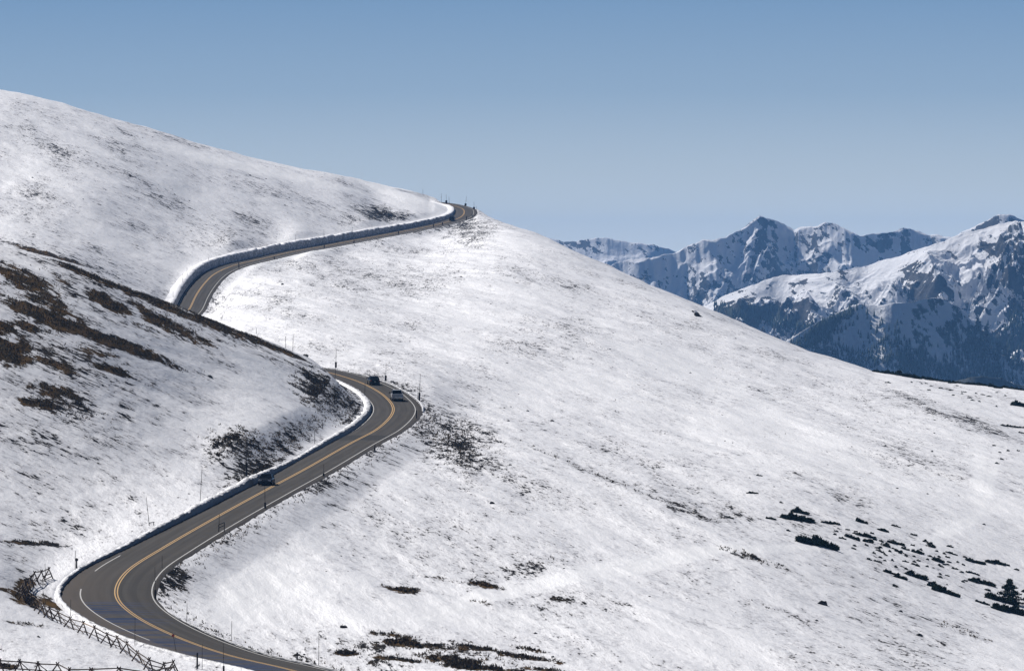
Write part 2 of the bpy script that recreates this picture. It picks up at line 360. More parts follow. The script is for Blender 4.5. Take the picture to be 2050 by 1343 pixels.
BROWN = [(80,590,130,60,24,.36),(120,700,190,60,22,.34),(360,650,160,40,24,.34),(250,600,160,40,24,.26),(90,790,120,40,12,.3),(900,1310,220,40,4,.34),(480,690,120,20,24,.3),(50,565,80,24,24,.75),(95,600,60,20,28,.7),(105,640,115,17,22,1.0),(240,690,110,12,20,.9),(20,705,55,30,14,1.0),(110,730,70,9,22,.7),(225,742,36,8,14,1.0),(190,705,60,6,12,.6),
(105,783,50,14,12,.8),(75,808,46,8,10,.95),(60,655,60,8,15,.9),(10,655,30,16,0,.9),(215,605,52,12,28,.95),(100,512,80,5,17,.9),(170,548,70,6,22,.95),(250,580,80,6,22,.9),(330,612,80,9,24,1.0),(430,650,80,9,24,1.0),(520,684,60,6,24,1.0),(575,705,40,4,26,.8),
(330,645,80,14,27,.95),(400,680,40,7,25,.7),(120,560,40,6,30,.6),(290,655,40,6,20,.5),
(800,1284,40,8,4,1.0),(845,1291,70,8,8,1.0),(700,1307,26,5,2,1.0),(960,1297,60,4,10,.9),(1030,1312,90,5,8,.85),(900,1320,80,7,5,.9),(960,1336,90,7,5,1.0),(790,1272,50,5,6,.6),(800,1320,60,4,6,.7),(1060,1300,50,4,10,.6),(1090,1340,60,4,6,.7),
(800,1179,46,6,6,.85),(975,1172,32,6,14,.9),(890,1160,50,4,10,.4),(960,1206,30,4,10,.5),(50,1196,44,14,14,.85),(110,1212,60,6,18,.8),(10,1180,40,5,8,.8),(60,1250,60,4,8,.5),(15,1334,22,6,5,1.0),(50,1170,22,12,0,.8),
(40,1085,50,4,4,.5),(1130,1200,30,4,8,.5),(1250,1210,30,4,12,.3)]
CLEAN = [(500,1190,140,50,-25,1.0),(1110,1163,130,12,-15,1.7),(1330,1122,130,12,-13,1.7),(930,1208,90,12,-22,1.5),(1530,1098,120,7,-2,1.0),(1985,950,10,30,15,1.0),(1972,1000,10,40,25,1.0),(1925,1055,60,7,-28,1.0),(1960,960,16,60,0,.9),(1920,1050,70,8,-25,.9),(1800,1100,90,8,-3,.5),(230,320,120,8,28,.4),(700,480,300,9,-14,.9),(380,600,50,20,-50,.5),(1650,900,200,40,20,.35),(1500,900,200,50,15,.35),
(170,620,70,10,35,.7),(800,390,90,10,14,.8),(500,335,300,9,13,.8),(560,745,90,12,20,.5),(620,1180,120,60,-10,.4),(200,1130,60,10,-20,.7),(60,530,60,6,24,.8),(720,1240,120,20,0,.4),(1000,1240,300,20,5,.3),(1300,800,200,40,18,.4),(1400,750,200,30,22,.4)]
def patch(tab):
    A = np.zeros_like(GX)
    ju, jv = GU, GVF
    wob = PW
    for (u, v, a, b, ang, st) in tab:
        m = (np.abs(ju-u) < 2.2*max(a,b)) & (np.abs(jv-v) < 2.2*max(a,b))
        if not m.any(): continue
        c, s = math.cos(math.radians(ang)), math.sin(math.radians(ang))
        du, dv = ju[m]-u, jv[m]-v
        p, q = (du*c+dv*s)/a, (-du*s+dv*c)/b
        r = np.hypot(p, q)+wob[m]
        A[m] = np.maximum(A[m], st*(1-sst(.25, 1.6, r)))
    return A
PW = np.empty_like(GX)
for a in range(0, NS, 100):
    PW[a:a+100] = .45*fbm(GX[a:a+100]/3.2, GY[a:a+100]/9, 4)+.22*fbm(GX[a:a+100]/.9, GY[a:a+100]/3.0, 3)
VIS = GVF <= np.minimum.accumulate(GVF, 0)+3          # only ground that faces the road side of each fold
veg, brown, clean = patch(VEG), patch(BROWN), patch(CLEAN)
NEARONLY = (GS > 10.6)
back = (~NEARONLY)
# the spur's patches must not repeat on the slope behind it
sil = np.interp(GU, [t[0] for t in SPUR], [t[1] for t in SPUR])
hid = (GU < 645) & (GS < 11.0) & (GVF > sil-6)
for A in (veg, brown): A[hid] *= 0
up_ = (GU < 645) & (GS > 11.0) & (GVF < sil+2); veg[up_] *= 0
# grass shows on the road's fill slope
edge = (D > wre) & (D < wre+7); veg = np.maximum(veg, np.where(edge, .34*(1-sst(1, 7, D-wre)), 0))
cut = (D < -wle-2.2) & (D > -wle-7); veg = np.where(cut, veg*.6, veg)
ter = link_mesh('snow_slope', np.stack([GX, GY, GZ], -1), grid_faces(NS, NU), M['snow'], smooth=True, attrs=dict(veg=veg, brown=brown, clean=clean))
structure(ter)

# ---------------------------------------------------------------- road
def ribbon_rows():
    y = [ _yy[0]+2 ]
    while y[-1] < _yy[-1]-3: y.append(y[-1]+1.6)
    return np.array(y)
YR = ribbon_rows(); x_, z_, t_, a1, a2, b1, b2 = road_at(YR)
cr = 1/np.sqrt(1+t_*t_); nxr, nyr = cr, -t_*cr           # normal pointing to the right
LEN = np.cumsum(np.r_[0, np.hypot(np.diff(x_), np.diff(YR))])
def edge_wob(seed, amp): return amp*fbm(LEN/6.0+seed, np.full_like(LEN, seed*1.7), 4)
a1w = a1+edge_wob(3, .16); b2w = b2+edge_wob(9, .13)
hw = .07
cols = [(-a1w, 0), (-a2-hw, 1), (-a2+hw, 0), (-.22+0*x_, 2), (-.08+0*x_, 0), (.08+0*x_, 2), (.22+0*x_, 0), (b1-hw, 1), (b1+hw, 0), (b2w, 3), (b2w+.5, None)]
lat = np.stack([np.asarray(c[0])+0*x_ for c in cols], 1)
lat[:,1] = np.maximum(lat[:,1], lat[:,0]+.01); lat[:,2] = np.maximum(lat[:,2], lat[:,1]+.01)   # snow lies over the left line in places
zz = z_[:,None]-.018*np.abs(lat); zz[:,-1] -= .35
VX = x_[:,None]+lat*nxr[:,None]; VY = YR[:,None]+lat*nyr[:,None]
nr, nc = VX.shape
vr = VH-z_*F/YR; ur = U0+x_*F/YR; sr = F/YR
facem = np.tile(np.array([0,1,0,2,0,2,0,1,0,3]), (nr-1, 1))
facem[:, 0] = 0; facem[:,9] = 3
hide = (lat[:-1,2]-lat[:-1,1] < .05); facem[hide,1] = 0
gap = ((vr[:-1] < 1178) & (vr[:-1] > 1143)) | (vr[:-1] > 1282) | ((vr[:-1] < 1112) & (vr[:-1] > 900) & (ur[:-1] < 700))
facem[gap,1] = 0
far = sr[:-1] < 6.75
sand = np.zeros((nr, nc)); 
lowb = sst(17.3, 17.9, sr)*(1-sst(18.9, 19.6, sr))
sand[:,0] = .25+.75*lowb; sand[:,1] = .2+.75*lowb; sand[:,2] = .1+.55*lowb; sand[:,3] = .25*lowb; sand[:,9] = .5; sand[:,10] = 1
sand += (.25*(1-sst(5.6, 7.2, sr)))[:,None]
wet_sky_tint = np.zeros((nr, nc))  # wet streaks, with their sky reflection painted blue
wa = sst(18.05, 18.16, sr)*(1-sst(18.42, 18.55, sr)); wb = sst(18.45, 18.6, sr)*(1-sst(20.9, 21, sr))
wet_sky_tint[:,2:7] = wa[:,None]; wet_sky_tint[:,5:7] *= .75; wet_sky_tint[:,1:4] = np.maximum(wet_sky_tint[:,1:4], wb[:,None]*np.array([.6,1,.8]))
tar = np.zeros((nr, nc)); tar[:] = (sst(13.02, 13.06, sr)*(1-sst(13.28, 13.32, sr)))[:,None]; tar[:,9:] = 0; tar[:,:2] *= .4
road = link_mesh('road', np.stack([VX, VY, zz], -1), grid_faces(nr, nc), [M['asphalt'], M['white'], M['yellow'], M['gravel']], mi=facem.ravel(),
    uvs=np.stack([lat, np.tile(LEN[:,None], (1,nc))], -1).reshape(-1,2), attrs=dict(sand=sand, wet_sky_tint=wet_sky_tint, tar=tar))
structure(road)

# ---------------------------------------------------------------- ploughed snow banks
def bank(side, y0, y1, height, width, name, rough_amp=.13, dirt_amt=.3, step=.9, back_w=3.4):
    Y = np.arange(y0, y1, step); x, z, t, A1, A2, B1, B2 = road_at(Y); c = 1/np.sqrt(1+t*t)
    e0 = (A1 if side < 0 else B2)+.02
    L = np.cumsum(np.r_[0, np.hypot(np.diff(x), np.diff(Y))])
    h = np.interp(Y, *height) if isinstance(height, tuple) else np.full_like(Y, height)
    h = h*(1+.18*fbm(L/7, 0*L+3.3, 3))
    fade = sst(0, 14, L)*(1-sst(L[-1]-14, L[-1], L)); h = h*fade
    prof = [(-.15,-.08),(.02,.10),(.10,.35),(.17,.62),(.26,.85),(.42,.98),(.7,1.03),(1.05,1.0),(1.5,1.0),(2.1,1.0),(2.8,1.0)]; prof = [q for q in prof if q[0] < back_w-.1]+[(back_w,1.0),(back_w+.8,.9)]
    VXX, VYY, VZZ, DD = [], [], [], []
    for j, (o, hh) in enumerate(prof):
        off = (e0+o*width*(.5 if o < .5 else 1)*np.clip(h/1.2+.35, .3, 1.4))
        off = off+rough_amp*.9*fbm(L/1.7+11, 0*L+o*2.3+5, 4)*(1 if j > 0 else .3)
        px = x+side*off*c; py = Y-side*off*c*t
        zt = ground_z(px, py)
        pz = z+h*hh+rough_amp*fbm(L/1.1, 0*L+o*3.1, 4)*(1 if 0 < j < 10 else .2)*np.clip(h*2,.2,1)
        w = sst(.9, back_w+.9, o); pz = pz*(1-w)+np.maximum(zt-.12, zt-.12)*w if w > 0 else pz
        if j == len(prof)-1: pz = zt-.35
        if j >= 6: pz = np.maximum(pz, np.minimum(zt+.06, z+h+2.5)) if j < len(prof)-1 else pz
        VXX.append(px); VYY.append(py); VZZ.append(pz)
        DD.append((dirt_amt+.50*(o < .35))*(1-.6*sst(.6, 2.2, o)) + .12*fbm(L/9, 0*L+o, 3))  # dirt, plus shade painted into the colour of the road-facing face
    V = np.stack([np.array(VXX).T, np.array(VYY).T, np.array(VZZ).T], -1)
    f = grid_faces(V.shape[0], V.shape[1])
    if side < 0: f = f[:, ::-1]
    return structure(link_mesh(name, V, f, M['bank'], smooth=True, attrs=dict(dirt_shade=np.array(DD).T)))
def YS(s): return F/s
hl = (np.array(HY), np.array(HH))
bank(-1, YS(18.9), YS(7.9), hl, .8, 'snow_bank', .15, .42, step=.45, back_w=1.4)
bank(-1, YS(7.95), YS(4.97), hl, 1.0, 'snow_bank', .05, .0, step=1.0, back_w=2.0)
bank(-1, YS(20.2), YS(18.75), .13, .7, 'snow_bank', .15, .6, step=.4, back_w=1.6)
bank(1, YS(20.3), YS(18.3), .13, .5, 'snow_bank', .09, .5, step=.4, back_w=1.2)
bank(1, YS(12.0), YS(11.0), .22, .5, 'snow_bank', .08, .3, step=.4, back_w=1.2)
HAZE = 2.3e-5
# ---------------------------------------------------------------- far mountains
def mountain_mat(name, rock1, rock2, snowc, thr, forest=0, zlo=-260, zhi=-60):
    m = mat(name, snowc, .75, spec=.05); t = NT(m); o = t.coords()
    sc = 1.0; r = t.mapping(o, (1,1,1), (0, math.radians(-35), 0))
    big = t.noise(t.mapping(o, (1,.5,1.2)), .018, 5, .6); mid = t.noise(t.mapping(r, (.8,.4,1.7)), .05, 5, .62)
    sm = t.noise(t.mapping(o, (1,.5,1)), .16, 3, .6); rk = t.attr('rock')
    cen = lambda x, k: t.math('MULTIPLY', t.math('SUBTRACT', x, .5), k)
    geo = t.n.new('ShaderNodeNewGeometry'); sxyz = t.n.new('ShaderNodeSeparateXYZ'); t.link(geo.outputs['Normal'], sxyz.inputs[0])
    steep = t.ss(sxyz.outputs[2], .75, .35, -.12, .22)
    h = t.math('ADD', t.math('ADD', cen(big, .9), cen(mid, 1.5)), t.math('ADD', cen(sm, .45), t.math('MULTIPLY', rk, .26)))
    h = t.math('ADD', h, steep)
    mask = t.ss(h, thr, thr+.045)
    rock = t.mix(t.ss(t.noise(o, .05, 4), .4, .6), rock1, rock2)
    t.link(t.mix(mask, snowc, rock), t.b.inputs['Base Color'])
    t.bump(t.noise(t.mapping(o, (1,.5,1)), .06, 7, .7), 1.0, 4.0)
    return m
RK1, RK2 = (.018,.019,.022), (.05,.049,.05)
M['mtn'] = mountain_mat('mountain_rock_and_snow', RK1, RK2, (.84,.84,.86), .045)
M['mtn2'] = mountain_mat('mountain_face', RK1, RK2, (.84,.84,.86), .07)
M['forestm'] = mountain_mat('wooded_slope', (.018,.024,.02), (.035,.042,.032), (.8,.8,.82), .19)
M['darkhill'] = mountain_mat('wooded_hill', (.010,.014,.010), (.022,.028,.018), (.6,.6,.62), -.35)
RIDGES = []
def mountain(name, sil, s_c, slope, u0, u1, rows, amp, lam, m, rock, seed, jag=3.0, du=1.5, front=700, brow=30, tilt=0, lean=0, spurs=(), shape=None):
    """heightfield whose crest runs at distance F/s_c; it falls towards the viewer and behind"""
    us = np.arange(u0, u1, du); t = np.array(sil, float)
    d = np.concatenate([-np.linspace(900, 8, 26)**1.0, np.linspace(0, 1, rows)**1.15*front])
    Yc = F/s_c; U, Dm = np.meshgrid(us, d)
    wav = 140*perlin(U/160+seed, U*0+seed*.7)                                  # the crest swings nearer and farther
    TL = tilt*(us-.5*(u0+min(u1, 2340)))/s_c; Y = Yc+TL[None,:]+wav-Dm; S = F/Y; X = (U-U0)/S
    vc = smooth(np.interp(us, t[:,0], t[:,1]), 2)[None,:]; Zc = (VH-vc)*(Yc+TL[None,:]+wav)/F
    dp = np.clip(Dm, 0, None); env = sst(0, 260, dp)
    jg = jag*fbm(X/26+seed, Y*0+seed, 4, .6)
    wx = X+60*fbm(X/260+seed, Dm/300, 3)+.35*Dm*lean; wy = Dm+40*fbm(X/120+9, Dm/120, 3); rd = 1.0*(ridged(wx/lam+seed, wy/(lam*1.25)+seed*2, 6, .52)-1.15)+.6*fbm(wx/(lam*1.8)+seed*3, wy/(lam*1.6)+seed, 4)
    BR = brow*np.clip(.5+1.3*fbm(U/40+seed, U*0+1.5, 3), .02, 2); Z = Zc-(.3*np.minimum(dp, BR)+slope*np.clip(dp-BR, 0, None))+jg*np.exp(-dp/22)+amp*(rd*(.07+.93*env)+.07)+.28*Dm.clip(None, 0)*1.0+env*fbm(X/20, Y/40+seed, 4, .6)*3.5
    for (su, sd_, eu, ed, hgt, wid) in spurs:      # spur lines from (u, depth) to (u, depth), raised by hgt with half width wid (px)
        tt = np.clip((Dm-sd_)/(ed-sd_), 0, 1); cu_ = su+(eu-su)*tt+10*perlin(Dm/60+su, Dm*0+3)
        side = (U-cu_)/wid; bump_ = np.clip(1-np.abs(side), 0, 1)
        Z += hgt*bump_*sst(sd_+10, sd_+150, Dm)*(1-sst(ed-40, ed+60, Dm))
    R = np.zeros_like(Z); Vv = VH-Z*S; wob = .45*fbm(X/40+5, Z/24, 4, .6)
    for (u, v, a, b, ang, st) in rock:
        c, s = math.cos(math.radians(ang)), math.sin(math.radians(ang)); p, q = ((U-u)*c+(Vv-v)*s)/a, (-(U-u)*s+(Vv-v)*c)/b
        w_ = (1-sst(.5, 1.4, np.hypot(p, q)+wob)); R = R*(1-w_)+st*w_
    o = link_mesh('mountain', np.stack([X, Y, Z], -1), grid_faces(*U.shape), m, smooth=True, attrs=dict(rock=R)); structure(o)
    o['label'] = name
    def onm(u, v):
        j = int(np.clip((u-u0)/du, 0, len(us)-1)); col = Vv[::-1, j]; k = int(np.argmax(col <= v)); k = len(d)-1-k
        return X[k,j], Y[k,j], Z[k,j]
    return o, onm
FARS = [(500,500),(800,478),(960,482),(1040,470),(1100,478),(1125,486),(1150,484),(1180,478),(1215,477),(1240,483),(1280,487),(1310,492),(1345,502),(1400,520),(1500,560)]
BACKS = [(900,640),(1130,590),(1200,545),(1230,530),(1260,520),(1290,517),(1320,512),(1350,505),(1385,490),(1410,481),(1430,483),(1450,478),(1475,462),(1500,446),(1520,437),(1545,439),(1570,452),(1590,461),(1600,455),(1625,453),(1650,449),(1665,450),(1690,462),(1720,475),(1740,473),(1760,470),(1790,466),(1810,461),(1840,463),(1860,470),(1890,474),(1950,480),(2100,500)]
PEAKR = [(1780,560),(1870,502),(1890,490),(1920,470),(1950,455),(1975,443),(2000,432),(2020,432),(2045,443),(2080,455),(2200,500),(2350,520)]
MIDS = [(1330,680),(1380,640),(1420,610),(1460,592),(1500,575),(1540,561),(1580,556),(1640,553),(1700,547),(1750,531),(1790,519),(1820,508),(1850,500),(1880,492),(1920,474),(1960,463),(2000,452),(2050,447),(2120,430),(2350,390),(2700,420)]
FRONTS = [(1430,770),(1500,722),(1560,692),(1600,670),(1640,647),(1680,629),(1720,611),(1760,613),(1800,607),(1850,601),(1885,603),(1920,618),(1950,650),(1990,705),(2050,745),(2150,800),(2350,860),(2700,870)]
DARKS = [(1740,800),(1820,785),(1900,767),(1940,757),(1965,753),(2000,758),(2050,773),(2150,790),(2350,820)]
mountain('long low snowy ridge far behind', FARS, .80, .6, 620, 1520, 90, 30, 120, M['mtn'], [(1170,495,60,20,0,.6),(1240,500,25,14,0,-.6),(1290,500,40,10,10,.5)], 3.1, 2.0, brow=10)
mountain('jagged range with a broad rocky summit', BACKS, 1.0, 1.0, 1120, 2120, 260, 58, 170, M['mtn2'],
    [(1280,530,60,16,-10,-.8),(1420,500,80,10,-30,-.6),(1520,480,60,40,0,.15),(1650,490,50,20,20,.25),(1700,560,80,50,0,.1),(1770,485,60,12,-5,.6),(1740,520,50,14,-10,-.8),(1850,485,60,18,0,-.5),(1480,550,14,70,-30,-.5),(1540,600,16,60,-35,-.4)], 5.7, 2.4,
    brow=14, tilt=.35, lean=.5, spurs=[(1505,0,1600,420,60,60),(1420,0,1480,300,40,50),(1290,0,1350,300,50,60),(1655,0,1730,400,50,55),(1560,0,1640,400,30,40)])
mountain('rounded dark summit behind the right ridge', PEAKR, 1.12, .95, 1760, 2600, 120, 24, 90, M['mtn2'], [(2000,445,60,18,0,.7)], 9.3, 2.0, brow=6, tilt=.3)
_, on_mid = mountain('sunlit bowl and rocky spur', MIDS, 1.35, .37, 1330, 2700, 380, 44, 110, M['mtn'],
    [(1500,600,40,12,-15,.35),(1570,600,40,16,20,.45),(1740,570,30,20,20,.3),(1590,575,60,10,0,.4),(1700,556,50,8,-5,.5),(1765,590,46,50,-50,-1.1),(1700,580,40,20,20,.35),(1835,560,34,36,20,.42),(1860,592,46,12,8,.8),(1650,570,60,8,10,.5),(1590,612,50,10,10,.7),(1950,600,50,60,40,-.6),(1540,622,70,14,0,.9),(1600,645,60,26,15,.75),(1480,640,40,20,15,.8),(1660,600,30,20,20,.5),(1430,640,30,16,15,.5),
     (1930,560,50,60,30,-.6),(2000,490,50,22,10,.6),(2040,540,30,60,0,.5),(1960,660,60,30,20,-.3),(1990,610,60,40,30,-.5),(2020,690,50,30,20,.5),(1950,468,75,8,-18,-1.4),(1710,650,60,18,-25,-.2),(2030,620,20,20,0,.5)], 12.9, 1.2, front=900,
    brow=6, tilt=-.45, lean=.3, spurs=[(1852,0,1888,330,38,45),(1590,0,1650,380,26,45),(1470,0,1500,380,22,40),(2060,0,2010,500,34,60),(1700,40,1720,400,16,30)])
_, on_front = mountain('shadowed wooded ridge', FRONTS, 1.58, 1.0, 1420, 2700, 260, 42, 100, M['forestm'],
    [(1720,680,90,50,30,.0),(1850,680,40,70,-30,-.5),(1930,700,20,70,-30,-.5),(1790,640,60,14,-5,-.3),(1600,690,60,20,-20,.2),(1660,650,60,7,-30,.9),(1950,775,90,20,0,.5),(1800,720,100,40,25,-.15)], 21.3, 1.0, front=620,
    brow=4, tilt=1.0, lean=-.6, spurs=[(1725,0,1760,300,16,50),(1880,0,1960,400,24,50)])
_, on_dark = mountain('low dark wooded hill', DARKS, 2.1, .45, 1720, 2700, 90, 10, 60, M['darkhill'], [(1960,770,40,20,0,.2)], 27.1, 1.5, front=600, brow=4, tilt=1.2)
gy = np.linspace(3300, 21300, 60); gxr = np.linspace(-1, 1, 60)
GYY, GRR = np.meshgrid(gy, gxr, indexing='ij'); GXX = GRR*(3500+GYY*.6)
structure(link_mesh('valley_ground', np.stack([GXX, GYY, -330+25*fbm(GXX/3000, GYY/3000, 3)], -1), grid_faces(60, 60), M['darkhill'], smooth=True, attrs=dict(rock=np.zeros(3600))))

# ---------------------------------------------------------------- the air
hb = bpy.data.materials.new('air'); hb.use_nodes = True; hn = hb.node_tree; hn.nodes.remove(hn.nodes['Principled BSDF'])
pv = hn.nodes.new('ShaderNodeVolumePrincipled'); pv.inputs['Color'].default_value = (.22,.50,1,1); pv.inputs['Density'].default_value = HAZE; pv.inputs['Anisotropy'].default_value = .0
hn.links.new(pv.outputs[0], hn.nodes['Material Output'].inputs['Volume'])
X0, X1, Y0, Y1, ZA, ZB = -34000, 34000, -60, 21500, -460, 90
hv = [(x,y,z) for z in (ZA,ZB) for y in (Y0,Y1) for x in (X0,X1)]
hz = link_mesh('haze', hv, [(0,2,3,1),(4,5,7,6),(0,1,5,4),(2,6,7,3),(0,4,6,2),(1,3,7,5)], hb); stuff(hz, 'thin blue mountain air')
# ---------------------------------------------------------------- small mesh builder
class MB:
    def __init__(s): s.v = []; s.f = []; s.m = []
    def box(s, c, d, mi=0, rz=0, taper=1.0):
        b = len(s.v); cr_, sr_ = math.cos(rz), math.sin(rz)
        for k in (-1, 1):
            tp = taper if k > 0 else 1
            for (i, j) in ((-1,-1),(1,-1),(1,1),(-1,1)):
                x, y = i*d[0]/2*tp, j*d[1]/2*tp; s.v.append((c[0]+x*cr_-y*sr_, c[1]+x*sr_+y*cr_, c[2]+k*d[2]/2))
        for q in ((3,2,1,0),(4,5,6,7),(0,1,5,4),(1,2,6,5),(2,3,7,6),(3,0,4,7)): s.f.append([b+t for t in q]); s.m.append(mi)
    def tube(s, p, q, r0, r1=None, n=7, mi=0, caps=True):
        r1 = r0 if r1 is None else r1; p, q = Vector(p), Vector(q); d = (q-p).normalized()
        a = d.orthogonal().normalized(); c = d.cross(a); b = len(s.v)
        for (o, r) in ((p, r0), (q, r1)):
            for i in range(n):
                t = 2*math.pi*i/n; s.v.append(tuple(o+(a*math.cos(t)+c*math.sin(t))*r))
        for i in range(n): s.f.append([b+i, b+(i+1)%n, b+n+(i+1)%n, b+n+i]); s.m.append(mi)
        if caps: s.f.append([b+i for i in range(n)][::-1]); s.f.append([b+n+i for i in range(n)]); s.m += [mi, mi]
    def rings(s, rings, mi=0, caps=True):
        b = len(s.v); n = len(rings[0])
        for r in rings: s.v += [tuple(p) for p in r]
        for k in range(len(rings)-1):
            for i in range(n): s.f.append([b+k*n+i, b+k*n+(i+1)%n, b+(k+1)*n+(i+1)%n, b+(k+1)*n+i]); s.m.append(mi)
        if caps: s.f.append([b+i for i in range(n)][::-1]); s.f.append([b+(len(rings)-1)*n+i for i in range(n)]); s.m += [mi, mi]
    def build(s, name, mats, parent=None, smooth=False): return link_mesh(name, s.v, s.f, mats, parent, smooth=smooth, mi=s.m)

# ---------------------------------------------------------------- vehicles (x across, y forward, z up)
def paint(name, c, rough=.22):
    m = mat(name, c, rough, spec=.12)
    t = NT(m); n = t.noise(t.coords(), 1.7, 4)
    t.link(t.mix(t.ss(n, .45, .7, 0, .5), c, tuple(q*.8+.006 for q in c)), t.b.inputs['Base Color']); return m
M['glass'] = mat('car_glass', (.006,.007,.008), .15, spec=.12); M['rubber'] = soft('tyre_rubber', (.012,.012,.012), (.03,.028,.026), 8.0)
M['rim'] = mat('wheel_alloy', (.35,.35,.36), .3, .9); M['lamp'] = mat('headlamp', (.75,.77,.8), .1); M['tail'] = mat('tail_lamp', (.35,.012,.01), .2)
M['plate'] = mat('licence_plate', (.55,.6,.55), .4); M['trim'] = mat('black_trim', (.012,.012,.013), .55); M['chrome'] = mat('chrome', (.55,.55,.56), .15, 1)
def ring(y, zb, zt, hw, shoulder=.7, n_r=.12):
    zs = zb+(zt-zb)*shoulder
    return [(-hw*.86,y,zb),(-hw*.98,y,zb+n_r),(-hw,y,zs),(-hw*.94,y,zt-.03),(-hw*.80,y,zt),(hw*.80,y,zt),(hw*.94,y,zt-.03),(hw,y,zs),(hw*.98,y,zb+n_r),(hw*.86,y,zb)]
def cabin_ring(y, z0, z1, w0, w1): return [(-w0,y,z0),(-w1,y,z1),(w1,y,z1),(w0,y,z0)]
def make_vehicle(name, label, cat, kind, pm):
    e = empty(name, (0,0,0)); tag(e, label, cat)
    K = dict(
      sedan=dict(L=4.7, W=.91, body=[(-2.35,.42,.78,.72),(-2.28,.30,.98,.84),(-1.75,.24,1.03,.90),(-.9,.22,.98,.91),(.6,.22,.96,.91),(1.3,.22,.93,.90),(2.0,.26,.82,.85),(2.28,.30,.72,.78),(2.35,.40,.62,.66)],
        cab=[(-1.75,1.02),(-1.05,1.38),(-.2,1.46),(.35,1.43),(1.25,.95)], w0=.82, w1=.62, wr=.33, axles=(-1.38,1.42), hz=.66, tz=.82),
      suv=dict(L=4.8, W=.95, body=[(-2.4,.5,1.0,.80),(-2.34,.38,1.18,.90),(-1.8,.32,1.18,.94),(-.9,.30,1.15,.95),(.6,.30,1.13,.95),(1.3,.30,1.10,.94),(2.05,.34,1.02,.89),(2.33,.38,.92,.82),(2.4,.48,.78,.70)],
        cab=[(-2.28,1.16),(-2.0,1.72),(-.6,1.80),(.4,1.76),(1.15,1.12)], w0=.86, w1=.70, wr=.38, axles=(-1.42,1.45), hz=.86, tz=1.05),
      pickup=dict(L=5.5, W=.98, body=[(-.75,.45,1.18,.93),(-.70,.42,1.20,.97),(.2,.40,1.18,.97),(1.1,.40,1.16,.97),(1.9,.42,1.12,.95),(2.5,.44,1.05,.91),(2.75,.48,.92,.82),(2.8,.55,.8,.72)],
        cab=[(-.72,1.18),(-.55,1.76),(.1,1.84),(.75,1.80),(1.45,1.15)], w0=.88, w1=.70, wr=.39, axles=(-1.75,1.8), hz=.90, tz=1.0))[kind]
    b = MB(); b.rings([ring(*q) for q in K['body']]); b.build('body', pm, e, smooth=False)
    ub = MB(); ub.box((0, 0, .24), (K['W']*1.5, K['L']*.94, .26)); ub.build('underbody', M['trim'], e)
    cb_ = K['cab']; zb = cb_[0][1]; R_ = []
    for (y, z) in cb_: f = (z-zb+.06)/(max(q[1] for q in cb_)-zb+.06); f = max(.0, min(1, f)); R_.append(cabin_ring(y, min(zb, z)-.05 if z > zb else z-.05, z, K['w0'], K['w0']+(K['w1']-K['w0'])*f))
    g = MB(); g.rings(R_); g.build('window_glass', M['glass'], e)
    rf = MB(); tops = [(y, z) for (y, z) in cb_[1:-1]]
    rf.rings([[(-K['w1']*.98,y,z-.02),(-K['w1']*.9,y,z+.03),(K['w1']*.9,y,z+.03),(K['w1']*.98,y,z-.02)] for (y, z) in tops]); rf.build('roof', pm, e)
    for sx in (-1, 1):
        w0, w1 = K['w0']*sx*1.005, K['w1']*sx*1.005
        pl = MB(); pl.tube((w0, cb_[0][0]+.03, zb), (w1, cb_[1][0], cb_[1][1]), .045, n=5); pl.build('rear_pillar', pm, e); pl = MB(); pl.tube((w0, cb_[-1][0]-.03, cb_[-1][1]), (w1, cb_[-2][0], cb_[-2][1]), .04, n=5); pl.build('front_pillar', pm, e); pl = MB()
        ym = (cb_[1][0]+cb_[-2][0])/2; pl.tube((w0, ym, zb), (w1, ym, max(q[1] for q in cb_)-.03), .035, n=5); pl.build('middle_pillar', pm, e)
    if kind == 'pickup':
        bed = MB()
        for sx in (-1, 1): bed.box((sx*.90, -1.75, .86), (.14, 2.02, .72)); bed.box((sx*.90, -1.75, 1.235), (.17, 2.02, .03))
        bed.box((0,-1.75,.58), (1.66, 2.02, .10)); bed.build('cargo_bed', pm, e)
        tg = MB(); tg.box((0,-2.79,.93), (1.66,.07,.56)); tg.box((0,-2.835,1.10), (.5,.02,.08)); tg.build('tailgate', pm, e)
        bp = MB(); bp.box((0,-2.90,.52), (1.84,.2,.18)); bp.build('rear_bumper', M['chrome'], e)
    yf, yb = K['body'][-1][0], (K['body'][0][0] if kind != 'pickup' else -2.76)
    for (y) in K['axles']:
        for sx in (-1, 1):
            wh = MB(); wr = K['wr']; xo = K['W']*.94*sx; wh.tube((xo-.11*sx, y, wr), (xo+.09*sx, y, wr), wr, n=18); w_ = wh.build('wheel', M['rubber'], e)
            rm = MB(); rm.tube((xo+.091*sx, y, wr), (xo+.105*sx, y, wr), wr*.62, wr*.55, n=12); rm.build('rim', M['rim'], w_)
    for sx in (-1, 1):
        h = MB(); h.box((sx*K['W']*.66, yf-.06, K['hz']), (.36,.12,.16)); h.build('headlight', M['lamp'], e)
        tl = MB(); tl.box((sx*K['W']*.80, yb+.02, K['tz']), (.22 if kind != 'pickup' else .13,.10,.18 if kind != 'pickup' else .40)); tl.build('tail_light', M['tail'], e)
        mr = MB(); my = cb_[-1][0]-.25; mz = cb_[-1][1]+.05; k_ = 1.35 if kind == 'pickup' else 1.0
        mr.box((sx*(K['W']+.13*k_), my, mz+.05), (.20*k_,.10,.15*k_)); mr.tube((sx*K['W']*.9, my, mz), (sx*(K['W']+.08), my, mz+.02), .03, n=5); mr.build('side_mirror', pm if kind != 'pickup' else M['trim'], e)
